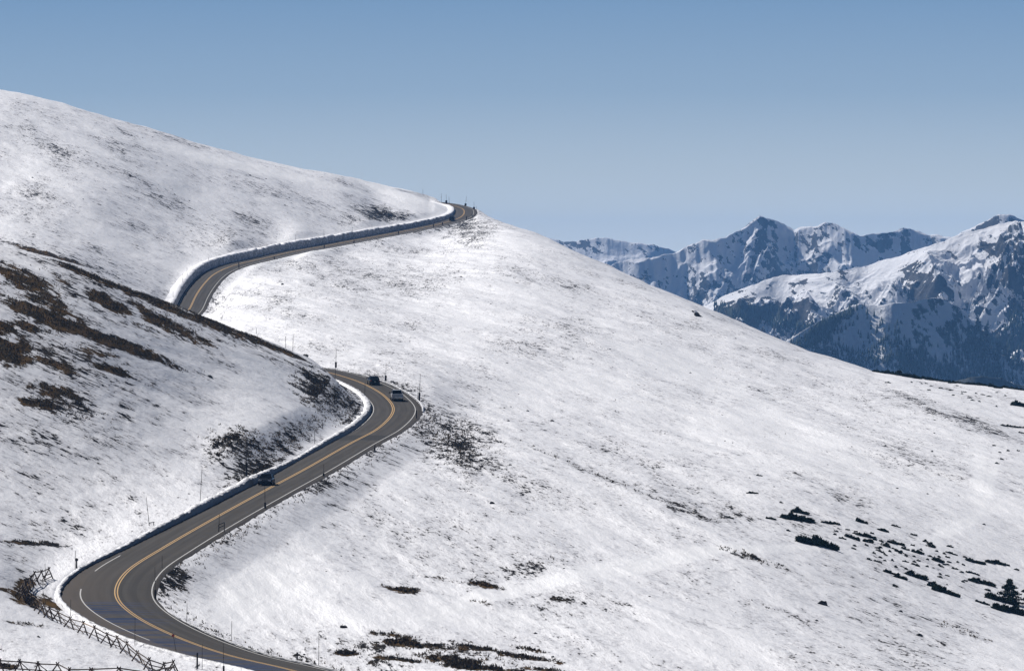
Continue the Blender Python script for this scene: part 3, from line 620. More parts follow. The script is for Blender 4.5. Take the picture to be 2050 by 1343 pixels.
    fr = MB(); fr.box((0, yf+.005, K['hz']-.10), (.9,.05,.20)); fr.build('grille', M['trim'], e)
    lo = MB(); lo.box((0, yf-.02, .31), (1.55,.12,.32)); lo.build('front_bumper', M['trim'], e)
    if kind != 'pickup': lo = MB(); lo.box((0, yb+.0, .44), (1.5,.12,.2)); lo.build('rear_bumper', M['trim'], e)
    lp = MB(); lp.box((0, yb-.045 if kind != 'pickup' else -3.005, .62 if kind != 'pickup' else .52), (.31,.015,.155)); lp.build('licence_plate', M['plate'], e)
    return e
def put_on_road(e, Y, d, forward=True):
    x, z, t, *_ = road_at(Y); c = 1/math.sqrt(1+t*t)
    zs = float(road_at(Y+2)[1]-road_at(Y-2)[1])/4*c
    e.location = (x+d*c, Y-d*c*t, z-.018*abs(d)+.01)
    hd = -math.atan(t); pitch = math.atan(zs)
    e.rotation_euler = (pitch if forward else -pitch, 0, hd+(0 if forward else math.pi))
def Y_at_v(v, lo, hi):
    yy = np.linspace(F/hi, F/lo, 800); vv = VH-road_at(yy)[1]*F/yy; return float(yy[np.argmin(abs(vv-v))])
c1 = make_vehicle('car', 'black sedan coming down the straight towards the lowest bend, headlights facing out', 'car', 'sedan', paint('black_paint', (.010,.011,.014)))
put_on_road(c1, Y_at_v(971, 14.2, 16.5)+1.5, -1.2, False)
c2 = make_vehicle('pickup_truck', 'silver white pickup truck rounding the middle bend behind a dark car', 'pickup truck', 'pickup', paint('silver_paint', (.52,.54,.57)))
put_on_road(c2, Y_at_v(803, 11.5, 12.3)+2.9, 1.35)
c3 = make_vehicle('car', 'dark green car climbing just ahead of the silver pickup at the middle bend', 'car', 'sedan', paint('dark_green_paint', (.012,.018,.017)))
put_on_road(c3, Y_at_v(771, 11.2, 11.6)+2.5, 1.5)
c4 = make_vehicle('car', 'small black off-road wagon high up where the road meets the crest', 'car', 'suv', paint('dull_black_paint', (.008,.008,.009), .45))
put_on_road(c4, Y_at_v(442.5, 5.2, 5.5), .8)

# ---------------------------------------------------------------- snow poles and marker posts: top u,v ; base u,v ; kind ; label
def on_ground(u, v, smin=0, smax=99):
    h = hit(u, v, smin, smax); return h
POLES = [
((292.6,994),(299.4,1052),'p','tall thin snow pole standing on the bank beside the straight, leaning left',0),
((404.6,934),(400.5,1002),'p','tall thin snow pole on the bank left of the straight, below the dark cut',0),
((151,1101),(150.3,1143),'p','thin snow pole beside a short round-headed post, above the log fence',0),
((90,1128),(92.2,1160),'p','snow pole rising behind the upper end of the log fence',0),
((85.4,1163),(87,1196),'p','snow pole between the log fence loop and the widest outer shoulder',0),
((90.5,1199),(91,1214),'p','short stake at the foot of the log fence loop',0),
((141.7,1199),(141,1233),'p','snow pole between the zigzag fence and the outer edge of the lowest bend',0),
((270.4,1236),(270,1291),'p','snow pole at the outer road edge below the lowest bend',0),
((346.5,1269),(355,1312),'r','leaning marker pole with a small red reflector on top, by the lower road edge',0),
((395,1306),(394.7,1338),'t','thick dark post at the bottom road edge, right of the red reflector pole',0),
((405,1289),(404.6,1339),'p','thin pole just right of the thick dark post at the bottom of the road',0),
((447,1286),(448,1352),'s','tall marker pole with a thick sleeve at the very bottom of the road',0),
((374.5,1207),(373.8,1248),'p','snow pole on the inner edge of the lowest bend, first below the apex',0),
((464,1242),(463.6,1283),'p','snow pole on the inner side of the road where it leaves the lowest bend',0),
((638.4,1264),(638,1332),'p','tallest thin pole standing alone at the bottom beside the road leaving the picture',0),
((324.7,1112),(324.3,1139),'p','short pole on the inner edge just above the lowest bend apex',0),
((310,1134),(311,1200),'s','pole with a thick foot on the inner edge at the lowest bend apex',0),
((439,1028),(438,1067),'p','pole standing against the little metal frame on the right verge',0),
((530,973),(531,1019.5),'s','marker pole on the right verge just below the black sedan',0),
((648.3,929),(647.7,955),'s','short marker pole on the right verge of the straight, above the sedan',0),
((493,864),(493.5,953),'s','tall dark pole in front of the grassy cut left of the straight',0),
((571.9,673),(572,698),'p','left one of two poles seen beyond the crest of the brown spur',1),
((587,671),(586,704),'p','right one of two poles seen beyond the crest of the brown spur',1),
((673,697.7),(672.3,736),'s','pole with a thick dark foot on the far verge before the middle bend',1),
((671.4,733),(671.4,757),'p','thin pole at the near verge opposite the thick-footed pole',0),
((773,727),(772,762),'s','pole with a thick dark foot beside the dark green car',1),
((841.5,748),(839,802),'s','tall thick-footed pole on the outer edge at the middle bend',0),
((836.4,785),(836,800),'p','short thin stake just left of the tall pole at the middle bend',0),
((731,765.6),(729.8,799),'p','pole on the inner edge of the middle bend, in front of the dark green car',0),
((833.7,821),(833.7,839),'t','stubby post on the outer edge below the middle bend apex',0),
((750.6,890.7),(750.3,903.5),'t','stubby post on the right verge where the straight begins',0),
((710.7,826),(711,842),'p','short stake on the snow inside the middle bend',0),
((630,861),(630,888),'p','faint thin pole on the bank between the two dark grassy cuts',0),
((513,656),(513.5,668),'p','tiny pole tip just showing over the brown spur',1),
((374.3,534.8),(374.6,555),'p','second pole from the left along the upper snow wall',2),
((365.9,547.6),(366,573),'p','leftmost pole above the upper snow wall, at the hollow',2),
((346.5,584),(346.5,596),'p','short pole right above the foot of the upper snow wall',2),
((417.5,514.7),(417.8,527),'p','pole above the curve of the upper snow wall',2),
((494.7,496),(494.3,508),'p','pole on the drift where the upper snow wall straightens',2),
((592,469),(592,488),'p','pole above the upper snow wall, left of the middle of its straight',2),
((648.3,459.8),(648.7,479),'p','pole above the middle of the upper snow wall',2),
((705,454),(705,470),'p','pole above the upper snow wall right of its middle',2),
((744.6,449),(745,461),'p','pole above the upper snow wall below the dark rocky patch',2),
((478,525.6),(478.5,538),'t','stubby post on the right verge at the upper left bend',3),
((549,513),(549,520),'t','stubby post on the right verge, second along the upper straight',3),
((649,490),(649,498),'t','stubby post at the middle of the upper straight',3),
((708.7,481.5),(708.7,488),'t','stubby post right of the middle of the upper straight',3),
((797.6,463),(797.3,470),'t','stubby post on the upper straight below the dark rocky patch',3),
((868,448),(867.5,456),'t','stubby post left of the black wagon on the crest road',3),
((886,445),(886,452),'t','stubby post just below the black wagon on the crest road',3),
((934,433),(934,441),'t','stubby post on the inner verge of the crest bend',3),
((945.2,428.5),(945.3,434),'t','stubby post nearest the skyline on the crest bend',3),
((883.4,386),(883.6,403.5),'p','leftmost thin pole against the sky on the crest road',4),
((893.4,388),(893.5,405),'s','thick-footed pole against the sky at the left end of the crest road',4),
((898.6,391.7),(899.6,406),'p','thin pole against the sky between two thick-footed ones',4),
((934,391.7),(931.4,412),'s','tallest leaning thick-footed pole against the sky at the crest bend',4),
((948.8,404),(949,419),'s','thick-footed pole against the sky at the end of the crest bend',4),
((953.5,412.6),(953.7,421),'p','rightmost thin pole against the sky where the slope drops',4),
((846.6,378.6),(846.6,389),'p','tiny pole standing alone on the snowy skyline left of the crest road',4)]
RNGS = {0:(10.6,99),1:(7.5,11.4),2:(4.97,8.2),3:(4.97,8.2),4:(4.8,5.6)}
grp = {'p':'thin snow poles along the road','s':'snow poles with thick feet','t':'stubby marker posts','r':None}
for (tu, tv), (bu, bv), k, lab, rg in POLES:
    h = on_ground(bu, bv, *RNGS[rg])
    if h is None:
        h = ((bu-U0)/5.06, F/5.06, (VH-bv)/5.06-.3, 5.06)
    x, y, z, s = h; H = (bv-tv)/s; dx = (tu-bu)/s
    if rg == 4: z = min(z, (VH-bv)/s+.6)
    r = .026+.011*(20-s)/6; e = empty('marker_post' if k == 't' else 'snow_pole', (x, y, z-.25)); tag(e, lab, 'post' if k == 't' else 'pole', grp[k])
    if k == 't':
        p = MB(); p.tube((0,0,0), (dx,0,H+.22), max(.09, 1.1/s*.9), n=8); p.build('post', M['post'], e)
        p = MB(); p.tube((dx,0,H+.22), (dx,0,H+.27), max(.11, 1.3/s*.9), max(.05, .6/s), n=8); p.build('cap', M['post'], e)
    else:
        p = MB(); p.tube((0,0,0), (dx,0,H+.25), r*1.15, r*.8, n=6); p.build('rod', M['pole'], e)
        if k == 's':
            hh = H*.30; p = MB(); p.tube((0,0,0), (dx*.3,0,hh+.25), max(.10, 2.0/s), n=8); p.build('post', M['post'], e)
        if k == 'r':
            p = MB(); p.tube((dx,-.04,H+.12), (dx,.04,H+.12), .16, n=10); p.build('reflector', M['red'], e)
        elif H > 2.6:
            p = MB(); p.tube((dx*.62,0,H*.62), (dx*.65,0,H*.62+.10), r*1.9, n=6); p.build('band', M['trim'], e)
x, y, z, s = hit(153.3, 1137)
e = empty('delineator', (x, y, z-.1)); tag(e, 'short dark post with a round head beside the thin pole above the log fence', 'marker')
p = MB(); p.tube((0,0,0), (0,0,.95), .10, .08, n=8); p.build('post', M['post'], e); p = MB(); p.tube((0,-.05,1.08), (0,.05,1.08), .19, n=12); p.build('reflector_disc', M['trim'], e)
x, y, z, s = hit(595, 1322)
e = empty('trail_sign', (x, y, z-.1)); tag(e, 'small wooden cross-shaped trail marker on the snow left of the tallest thin pole', 'sign')
p = MB(); p.box((0,0,.5), (.16,.12,1.0)); p.build('post', M['pole'], e); p = MB(); p.box((0,-.085,.72), (.56,.05,.2)); p.build('board', M['pole'], e)
x, y, z, s = hit(438, 1067); x2, y2, z2, s2 = hit(452, 1061)
e = empty('metal_frame', (x, y, z-.1)); tag(e, 'low metal frame of two legs and rails on the right verge', 'barrier')
a_, b_ = Vector((0,0,0)), Vector((x2-x, 0, z2-z+.1))
for q in (a_, b_): p = MB(); p.tube(q, q+Vector((0,0,1.15)), .06, n=6); p.build('leg', M['trim'], e)
for hh in (.75, 1.12): p = MB(); p.tube(a_+Vector((0,0,hh)), b_+Vector((0,0,hh)), .045, n=6); p.build('rail', M['trim'], e)
x, y, z, s = hit(303, 1051)
e = empty('culvert_rail', (x, y, z-.1)); tag(e, 'tiny wooden rail at the foot of the leaning pole beside the straight', 'barrier')
for q in (-.28, .28): p = MB(); p.tube((q,0,0), (q,0,.42), .05, n=6); p.build('leg', M['pole'], e)
p = MB(); p.tube((-.32,0,.36), (.38,0,.50), .045, n=6); p.build('rail', M['pole'], e)
x, z0_, t_0, *_ = road_at(F/20.15); yy0 = F/20.15; xs = (518-U0)/20.15
zg = float(ground_z(xs, yy0)); zt_ = (VH-1340)/20.15
e = empty('stop_sign', (xs, yy0, zg-.2)); tag(e, 'back of a dark red road sign just poking into the bottom edge', 'sign')
p = MB(); p.tube((0,0,0), (0,0,zt_-zg+.1), .04, n=6); p.build('post', M['pole'], e)
p = MB(); p.tube((0,-.05,zt_-zg-.25), (0,-.02,zt_-zg-.25), .40, n=8); p.build('panel', M['red'], e)

# ---------------------------------------------------------------- log fences of crossed poles
def fence(tops, label, tall, base_dv, lean=.0, spread=.75, seed=1, double=False):
    rnd = random.Random(seed); pts = []
    for (u, v) in tops:
        h = hit(u, v+base_dv, 14, 99)
        if h: pts.append(h)
    o0 = pts[0]; e = empty('log_fence', (o0[0], o0[1], o0[2])); tag(e, label, 'fence', 'crossed log fences')
    base = Vector(o0[:3]); apex = []
    for i, h in enumerate(pts):
        p = Vector(h[:3])-base; a = pts[max(i-1,0)]; b = pts[min(i+1,len(pts)-1)]
        dirv = Vector((b[0]-a[0], b[1]-a[1], 0)).normalized(); nv = Vector((dirv.y, -dirv.x, 0)); nv = Vector((.93, nv.y*.35, 0)) if abs(dirv.x) < .6 else (nv*.45+Vector((.8,0,0)))
        hgt = tall*(1+rnd.uniform(-.1,.12)); sp1, sp2 = spread*rnd.uniform(.85,1.15), spread*rnd.uniform(.55,.95)
        top = p+Vector((0,0,hgt)); apex.append(top)
        m = MB()
        def gz(q): w = q+base; return float(ground_z(w.x, w.y))-base.z
        f1 = p-nv*sp1; f2 = p+nv*sp2; f1.z = gz(f1)-.12; f2.z = gz(f2)-.12
        m.tube(f1, top+(top-f1).normalized()*.28, .085, .06, n=6); m.tube(f2, top+(top-f2).normalized()*.28, .085, .06, n=6)
        m.build('cross_frame', M['wood'], e)
    for i in range(len(apex)-1):
        a, b = apex[i], apex[i+1]
        for (da, db, r) in ((.02,.02,.07),(-.48*tall,-.44*tall,.06),(-.80*tall,-.84*tall,.055)):
            if rnd.random() < .12 and da < 0: continue
            q = (b-a).normalized()*.25; off = Vector((.18 if da < 0 else 0, 0, 0))
            m = MB(); m.tube(a+Vector((0,0,da+rnd.uniform(-.06,.06)))-q+off, b+Vector((0,0,db+rnd.uniform(-.08,.08)))+q+off, r, r*.8, n=6); m.build('rail', M['wood2'] if rnd.random() < .05 else M['wood'], e)
        if rnd.random() < .7:   # a loose brace from apex to the next foot
            m = MB(); m.tube(a, b+Vector((0,0,-tall*.95)), .05, n=5); m.build('brace', M['wood'], e)
    return e
fence([(98,1137),(83,1142),(69,1148),(61,1153),(55,1159),(50,1165),(45,1172),(41,1179),(47,1184),(56,1188),(64,1193),(72,1199),(80,1206),(88,1212),(99,1218.5),(116,1225),(140,1236.6),(167,1247.5),(189,1259),(214,1269),(234,1276),(254,1289),(275,1305),(299,1322),(328,1329),(347,1327)],
      'long zigzag log fence curling round the outside of the lowest bend', 1.15, 21, seed=4)
fence([(-50,1321),(0,1322),(39,1323.5),(76,1326),(115,1328),(139,1335),(182,1337),(238,1337),(300,1340),(347,1331)],
      'second log fence running across the bottom left corner', 1.45, 33, spread=1.35, seed=9)
# ---------------------------------------------------------------- shrubs, stones, grass
def leafy(pts, size, rnd, up=.6):
    """many small leaf-sized triangles at the points; returns verts, faces"""
    n = len(pts); d = rnd.normal(size=(n,3)); d[:,2] = np.abs(d[:,2])*1.0+up; d /= np.linalg.norm(d, axis=1)[:,None]
    s = rnd.normal(size=(n,3)); s -= (s*d).sum(1)[:,None]*d; s /= np.linalg.norm(s, axis=1)[:,None]
    L = size*rnd.uniform(.6, 1.5, n)[:,None]; W = L*.28
    v = np.concatenate([pts-s*W, pts+s*W, pts+d*L], 1).reshape(-1,3)
    f = np.arange(n*3).reshape(-1,3); return v, f
def shrub_mesh(name, length, height, seed, slope_fn, depth=1.6, dens=1.0):
    rnd = np.random.default_rng(seed); nl = max(3, int(length/height*2.2)); P_ = []
    vs_, fs_, off = [], [], 0
    for i in range(nl):
        f = (i+.5)/nl; cx = (f-.5)*length+rnd.uniform(-.1,.1)*height; hh = height*(.45+.55*math.sin(math.pi*min(1, f*.9+.12)))*rnd.uniform(.45,1.15); cy = rnd.uniform(-.4,.4)*depth
        r = max(length/nl*.85, height*.45)
        n = int(300*dens*rnd.uniform(.5,1.4)); q = rnd.normal(size=(n,3)); q /= np.linalg.norm(q, axis=1)[:,None]; q *= rnd.uniform(.35, 1, n)[:,None]**.5
        q[:,2] = np.abs(q[:,2]); p = np.c_[cx+q[:,0]*r, cy+q[:,1]*depth*.6, slope_fn(cx)+q[:,2]*hh*.85]
        P_.append(p)
    v, fc = leafy(np.concatenate(P_), height*.24, rnd); return v, fc
def shrub(u, v, wpx, hpx, lab, seed, grpname, smin=6.9):
    h = hit(u, v+hpx*.45, smin, 99)
    if not h: return
    x, y, z, s = h; L, H = wpx/s, max(1.25*hpx/s, .35)
    ve, fc = shrub_mesh('bush', L, H, seed, lambda cx: float(ground_z(x+cx, y))-z-.06*H, depth=min(1.6, L*.5), dens=.5 if L < 1.5 else 1)
    o = link_mesh('bush', ve, fc, M['needle']); o.location = (x, y, z); tag(o, lab, 'bush', grpname); return o
B8 = [ # zoomed coordinates /2.9 + (1450, 880): x0,y0,x1,y1,thickness,label
(390,390,492,432,30,'dark bush, upper one of the touching pair at the top left of the shrub belt'),
(328,412,522,488,38,'long dark bush just under the upper one of the top left pair'),
(245,440,298,466,18,'small dark bush left of the long dark pair'),
(564,450,672,514,16,'thin slanting bush right of the long dark pair'),
(418,545,658,630,52,'largest thick dark bush of the shrub belt, casting a blue shadow below'),
(765,450,826,488,24,'compact dark bush standing alone above the middle of the belt'),
(888,496,952,548,16,'slanting bush right of the compact one above the middle'),
(970,486,1022,512,10,'thin low bush at the top of the belt, right of the slanting one'),
(664,562,706,576,13,'little bush at the left end of the middle row'),
(702,545,786,584,22,'wedge-shaped bush second in the middle row'),
(762,532,878,572,17,'bush with a thin flat top above the middle row'),
(812,565,862,600,28,'round dark bush hanging below the flat-topped one'),
(912,592,962,628,20,'bush left of the tangled cluster in the belt centre'),
(950,578,1044,614,20,'feathery bush on top of the tangled cluster'),
(988,628,1032,656,18,'round bush at the lower left of the tangled cluster'),
(1028,618,1074,642,16,'round bush at the lower right of the tangled cluster'),
(1092,622,1158,676,20,'slanting bush right of the tangled cluster'),
(1152,574,1180,598,16,'small round bush touching the bigger one below it'),
(1174,590,1224,630,26,'compact bush right of centre with a small one on its shoulder'),
(1208,668,1272,718,28,'compact dark bush alone right of the belt centre'),
(1290,600,1328,630,14,'small bush alone at the upper right of the belt'),
(1056,745,1174,816,36,'dark bush with a pointed top in the lower row'),
(922,742,992,788,20,'left half of the split bush at the start of the lower row'),
(984,762,1060,824,24,'right half of the split bush at the start of the lower row'),
(978,835,1008,858,17,'small lone bush under the lower row'),
(1182,815,1252,862,34,'dark bush, left part of the big lower clump'),
(1216,838,1360,910,38,'dark long bush, right part of the big lower clump'),
(1406,682,1514,728,22,'long bush, left one of the two at the upper right'),
(1518,682,1650,738,22,'long slanting bush near the right edge, upper one'),
(1684,740,1710,762,11,'tiny bush by the right edge under the long slanting one'),
(1420,775,1566,864,28,'long bush with ragged top left of the small conifer'),
(1402,756,1480,784,12,'thin twiggy bush above the ragged long one'),
(1462,925,1540,962,16,'low bush left of the mat under the conifer'),
(1556,935,1745,1018,52,'wide dark mat of bush in front of the conifer'),
(1726,866,1760,890,18,'bush cut by the right edge beside the conifer'),
(186,190,220,222,10,'small bush far up left of the shrub belt'),
(130,282,196,330,11,'small twiggy bush left of the belt, halfway up'),
(1284,650,1352,668,7,'flat twig-like bush between the two long ones and the centre'),
(870,694,914,714,12,'small bush in the low row beneath the cluster, left'),
(876,620,902,634,11,'tiny bush left of the tangled cluster'),
(1082,536,1118,560,14,'tiny bush above the one with a small shoulder'),
(1086,704,1128,738,12,'twiggy bush above the pointed one in the lower row'),
(1036,694,1068,714,11,'tiny bush beneath the tangled cluster, right'),
(1322,732,1356,760,10,'twiggy bush between the lone compact one and the ragged long one'),
(1236,780,1264,808,10,'small slanting bush above the big lower clump'),
(1512,852,1546,886,16,'small bush just left of the conifer'),
(0,425,52,470,13,'slanting bush left of the belt near the fine dark streak'),
(322,352,338,372,11,'tiny round bush above the long dark pair'),
(362,518,382,534,10,'tiny bush above the largest one, left'),
(706,512,728,528,10,'tiny bush above the wedge-shaped one')]
for i, (x0, y0, x1, y1, th, lab) in enumerate(B8):
    shrub(1450+(x0+x1)/5.8, 880+(y0+y1)/5.8, (x1-x0)/2.9, th/2.9, lab, 100+i, 'wind-flattened dark bushes on the lower right slope')
B5 = [ # /5.597 + (1700,720)
(1815,455,1975,530,60,'big dark bush cut by the right edge just under the skyline'),
(1700,695,1920,790,22,'long dark bush slanting down to the right edge, second below the skyline'),
(1900,738,1980,770,22,'bush at the right edge above the end of the long slanting one'),
(1895,800,1980,830,18,'bush at the right edge below the long slanting one'),
(402,232,464,274,16,'lone dark bush on the upper slope near the top of the fine streaks')]
for i, (x0, y0, x1, y1, th, lab) in enumerate(B5):
    shrub(1700+(x0+x1)/11.2, 720+(y0+y1)/11.2, (x1-x0)/5.6, th/5.6, lab, 200+i, 'dark bushes under the right skyline')
rr = random.Random(5)
SC = [(700,250,16),(815,265,20),(865,262,30),(920,293,30),(895,338,34),(1030,318,52),(1090,325,40),(1140,338,50),(1285,356,60),(1265,378,20),(1425,376,24),(1500,392,50),(1570,408,60),(1350,426,50),(1385,452,50),(1460,466,20),(1650,366,24),(1750,402,26),(1165,396,30),(1625,960,34),(1690,1036,30),(1895,1020,30),(1780,1018,24),(1715,1115,40),(1660,1160,44),(930,1028,16),(1210,290,24),(1650,520,20)]
for i, (a, b, w_) in enumerate(SC):
    shrub(1700+a/5.6, 720+b/5.6, w_/5.6, rr.uniform(9, 15)/5.6, 'tiny dark shrub dotted among others just under the right skyline' if b < 600 else 'tiny dark shrub beside the faint pale track at the right edge', 300+i, 'tiny shrubs under the right skyline' if b < 600 else 'tiny shrubs by the pale track')
for i in range(26):     # the dark belt of low trees seen over the skyline
    u = 1757+i*11.6+rr.uniform(-3,3); j = int((u-UL)/(UR-UL)*(NU-1)); c_ = GVF[:, j]; m_ = (gs > 6.5) & (gs < 10); k_ = np.where(m_)[0][c_[m_].argmin()]
    s = gs[k_]*1.01; x, y = (u-U0)/s, F/s; z = float(ground_z(x, y)); hpx = rr.uniform(7, 12)*(1.2 if 3 < i < 9 else .8)
    ve, fc = shrub_mesh('bush', 15/s, hpx/s, 400+i, lambda cx: float(ground_z(x+cx, y))-z-.1, depth=2.5)
    o = link_mesh('bush', ve, fc, M['needle']); o.location = (x, y, z); tag(o, 'dark low bush in the row along the right-hand skyline', 'bush', 'row of dark bushes on the right skyline')
# belt of tiny tufts of shrub inside the belt
for i in range(60):
    a, b = rr.uniform(640, 1420), 0; b = 560+(a-640)*.27+rr.gauss(0, 45)
    shrub(1450+a/2.9, 880+b/2.9, rr.uniform(3, 9), rr.uniform(2.2, 4), 'tiny dark shrub scattered between the bigger bushes of the lower right belt', 500+i, 'tiny shrubs between the dark bushes')

def conifer(x, y, z, H, R, seed, lab, group=None, leaf=.16, n=2600, squat=1.0):
    rnd = np.random.default_rng(seed); e = empty('pine_tree', (x, y, z)); tag(e, lab, 'tree', group)
    m = MB(); m.tube((0,0,-.2), (0,0,H*.9), H*.035, H*.008, n=7); m.build('trunk', M['bark'], e)
    t = rnd.uniform(0, 1, n)**1.25; tier = .66+.34*np.sin(t*26+rnd.uniform(0,6)); a = rnd.uniform(0, 2*np.pi, n); lob = 1+.3*np.sin(a*3+t*9)
    r = R*(1-t)**.8*tier*lob*rnd.uniform(.45, 1, n)**.5+.03
    p = np.c_[r*np.cos(a), r*np.sin(a), H*(.06+.92*t)-r*.18]
    v, f = leafy(p, H*leaf*.55, rnd, up=.1); link_mesh('crown', v, f, M['needle'], e); return e
x, y, z, s = hit(2021, 1207)
conifer(x, y, z, 48/s, 36/s, 3, 'small dark conifer with a ragged skirt near the right edge, tallest plant on the slope')
x, y, z, s = hit(2007, 1200)
shrub(2003, 1196, 60, 16, 'bushy skirt of branches spreading left from the foot of the small conifer', 77, None)

# stones
def stone_mesh(seed):
    rnd = random.Random(seed); bm_v = []; m = MB(); R_ = []
    nlat, nlon = 5, 8
    for i in range(nlat+1):
        th = math.pi*i/nlat; row = []
        for j in range(nlon):
            ph = 2*math.pi*j/nlon; r = 1+.28*math.sin(3*ph+seed)*math.sin(th)+rnd.uniform(-.18,.18)
            row.append((r*math.sin(th)*math.cos(ph)+.001*j, r*math.sin(th)*math.sin(ph), .62*r*math.cos(th)))
        R_.append(row)
    m.rings(R_[::-1]); return m
protos = [stone_mesh(k) for k in range(5)]
meshes = {}
def stone(u, v, wpx, lab, group=None, cap=False, smin=0, k=None, sq=1.0):
    h = hit(u, v, smin, 99)
    if not h: return
    x, y, z, s = h; r = wpx/s/2; k = rr.randrange(5) if k is None else k
    if k not in meshes:
        o = protos[k].build('stone', M['rock'], None, smooth=False); meshes[k] = o.data
    else:
        o = bpy.data.objects.new('stone', meshes[k]); COL.objects.link(o)
    o.location = (x, y, z+r*.12); o.scale = (r, r, r*sq); o.rotation_euler = (rr.uniform(-.2,.2), .35+rr.uniform(-.15,.15), rr.uniform(-.6,.6))
    tag(o, lab, 'stone', group)
    return o
NAMED = [(985,1008,11,'dark pointed stone right of the lower grassy slope, middle of the snowfield'),(923,555,5,'single dark stone high on the slope below the crest road'),(1018,843,6,'dark stone on the open snow right of the middle bend'),
(1022,931,6,'dark stone on the snow right of the rocky embankment'),(1648,1210,20,'big half-buried boulder with snow on its left, below the bushes'),(1803,1224,9,'square dark stone below the lower row of bushes'),(1840,1272,13,'dark boulder with a snowy back near the lower right corner'),
(1635,1242,7,'small stone below the big half-buried boulder'),(1107,1315,8,'black stone right of the brown grass at the bottom centre'),(688,1308,9,'black stone at the left end of the brown grass at the bottom'),(1072,1268,8,'small stone above the brown grass at the bottom centre'),
(688,1256,14,'pointed stone breaking the snow right of the tall thin pole'),(609,1310,6,'tiny pointed stone between the trail marker and the tall thin pole'),(1970,1050,7,'small dark stone below the pale track near the right edge'),(1056,823,6,'dark stone above two others right of the middle bend'),
(1105,843,8,'dark stone in a loose line right of the middle bend'),(785,765,8,'dark stone beside the thick-footed pole near the middle bend'),(612,713,12,'dark jagged stone on the verge where the road comes from behind the spur'),(420,755,12,'dark stone on the spur face with a blue shadow'),
(77,1275,8,'small dark lump on the snow above the bottom log fence'),(566,570,7,'dark stone just right of the upper left bend')]
for (u, v, w_, lab) in NAMED: stone(u, v, w_, lab, smin=10.6 if u < 640 and v > 700 else 0)
AREAS = [((950,1500),(600,1000),38,'small dark stone scattered on the open snowfield right of the middle bend'),((1000,2000),(1120,1330),34,'small dark stone scattered on the lower right snowfield'),
 ((1500,2000),(820,1000),20,'small dark stone scattered above the belt of bushes'),((650,1000),(940,1250),18,'small dark stone on the snow below the straight'),
 ((20,800),(260,420),22,'small dark stone on the high left hillside'),((20,420),(860,1080),14,'small dark stone on the snow left of the straight')]
for (ua, ub), (va, vb), n, lab in AREAS:
    for i in range(n): stone(rr.uniform(ua, ub), rr.uniform(va, vb), rr.uniform(2.2, 5.2), lab, 'stones: '+lab[17:], smin=10.6 if 'left of the straight' in lab else 0, sq=rr.uniform(.6,1))
# outcrop under the right skyline
h = hit(1394, 633)
if h:
    x, y, z, s = h; e = empty('rock_outcrop', (x, y, z)); tag(e, 'black rock outcrop with a cap of snow just below the right skyline', 'rock')
    for (dx, dz, r, sx, mt, nm) in ((0,.55,.75,1.0,'rock','rock'),(.7,.0,.5,2.4,'rock','rock'),(-.8,1.2,.28,2.2,'rock','rock'),(-.25,1.15,.5,1.0,'snowcap','snow_cap')):
        o = protos[2].build(nm, M[mt], e); o.location = (dx, -.2 if mt == 'snowcap' else 0, dz); o.scale = (r*sx, r, r*1.1); o.rotation_euler = (0, .5, 0)

# grass blades and heather standing through the snow
prob = np.clip(veg*.9+brown*.8-.22, 0, 1)*(GS > 4.9)*(D > 900) + np.clip(veg*.9+brown*.8-.22, 0, 1)*(np.abs(D) < 900)*((D > wre+.4) | (D < -wle-1.8))
prob = prob*np.where(hid, 0, 1)
cell = (GS**-2.0); cell = cell*(GS/15)**3.0
W_ = (prob*cell)[:-1,:-1].ravel(); W_ /= W_.sum(); NT_ = 70000
pick = np.searchsorted(np.cumsum(W_), RNG.random(NT_)); pi_, pj = pick//(NU-1), pick % (NU-1)
fi, fj = RNG.random(NT_), RNG.random(NT_)
lerp = lambda A: (A[pi_,pj]*(1-fj)+A[pi_,pj+1]*fj)*(1-fi)+(A[pi_+1,pj]*(1-fj)+A[pi_+1,pj+1]*fj)*fi
bp = np.stack([lerp(GX), lerp(GY), lerp(GZ)], -1)
# keep where the same wind-blown clumps would grow
cl = fbm(bp[:,0]/.9, (bp[:,2]*.9+.05*bp[:,1])/.45, 3)+.7*lerp(veg)+.9*lerp(brown)
pu, pv = U0+bp[:,0]*F/bp[:,1], VH-bp[:,2]*F/bp[:,1]
bp = bp[(cl > .34) & ~((pu < 150) & (pv > 1140) & (pv < 1240))]
v1, f1 = leafy(bp-np.array([0,0,.03]), .26, RNG, up=.9)
bs = np.repeat(np.clip(17/(F/bp[:,1]), .9, 2.2), 3)
g = link_mesh('grass', v1, f1, M['tuft']); stuff(g, 'dry dark grass standing through thin snow')

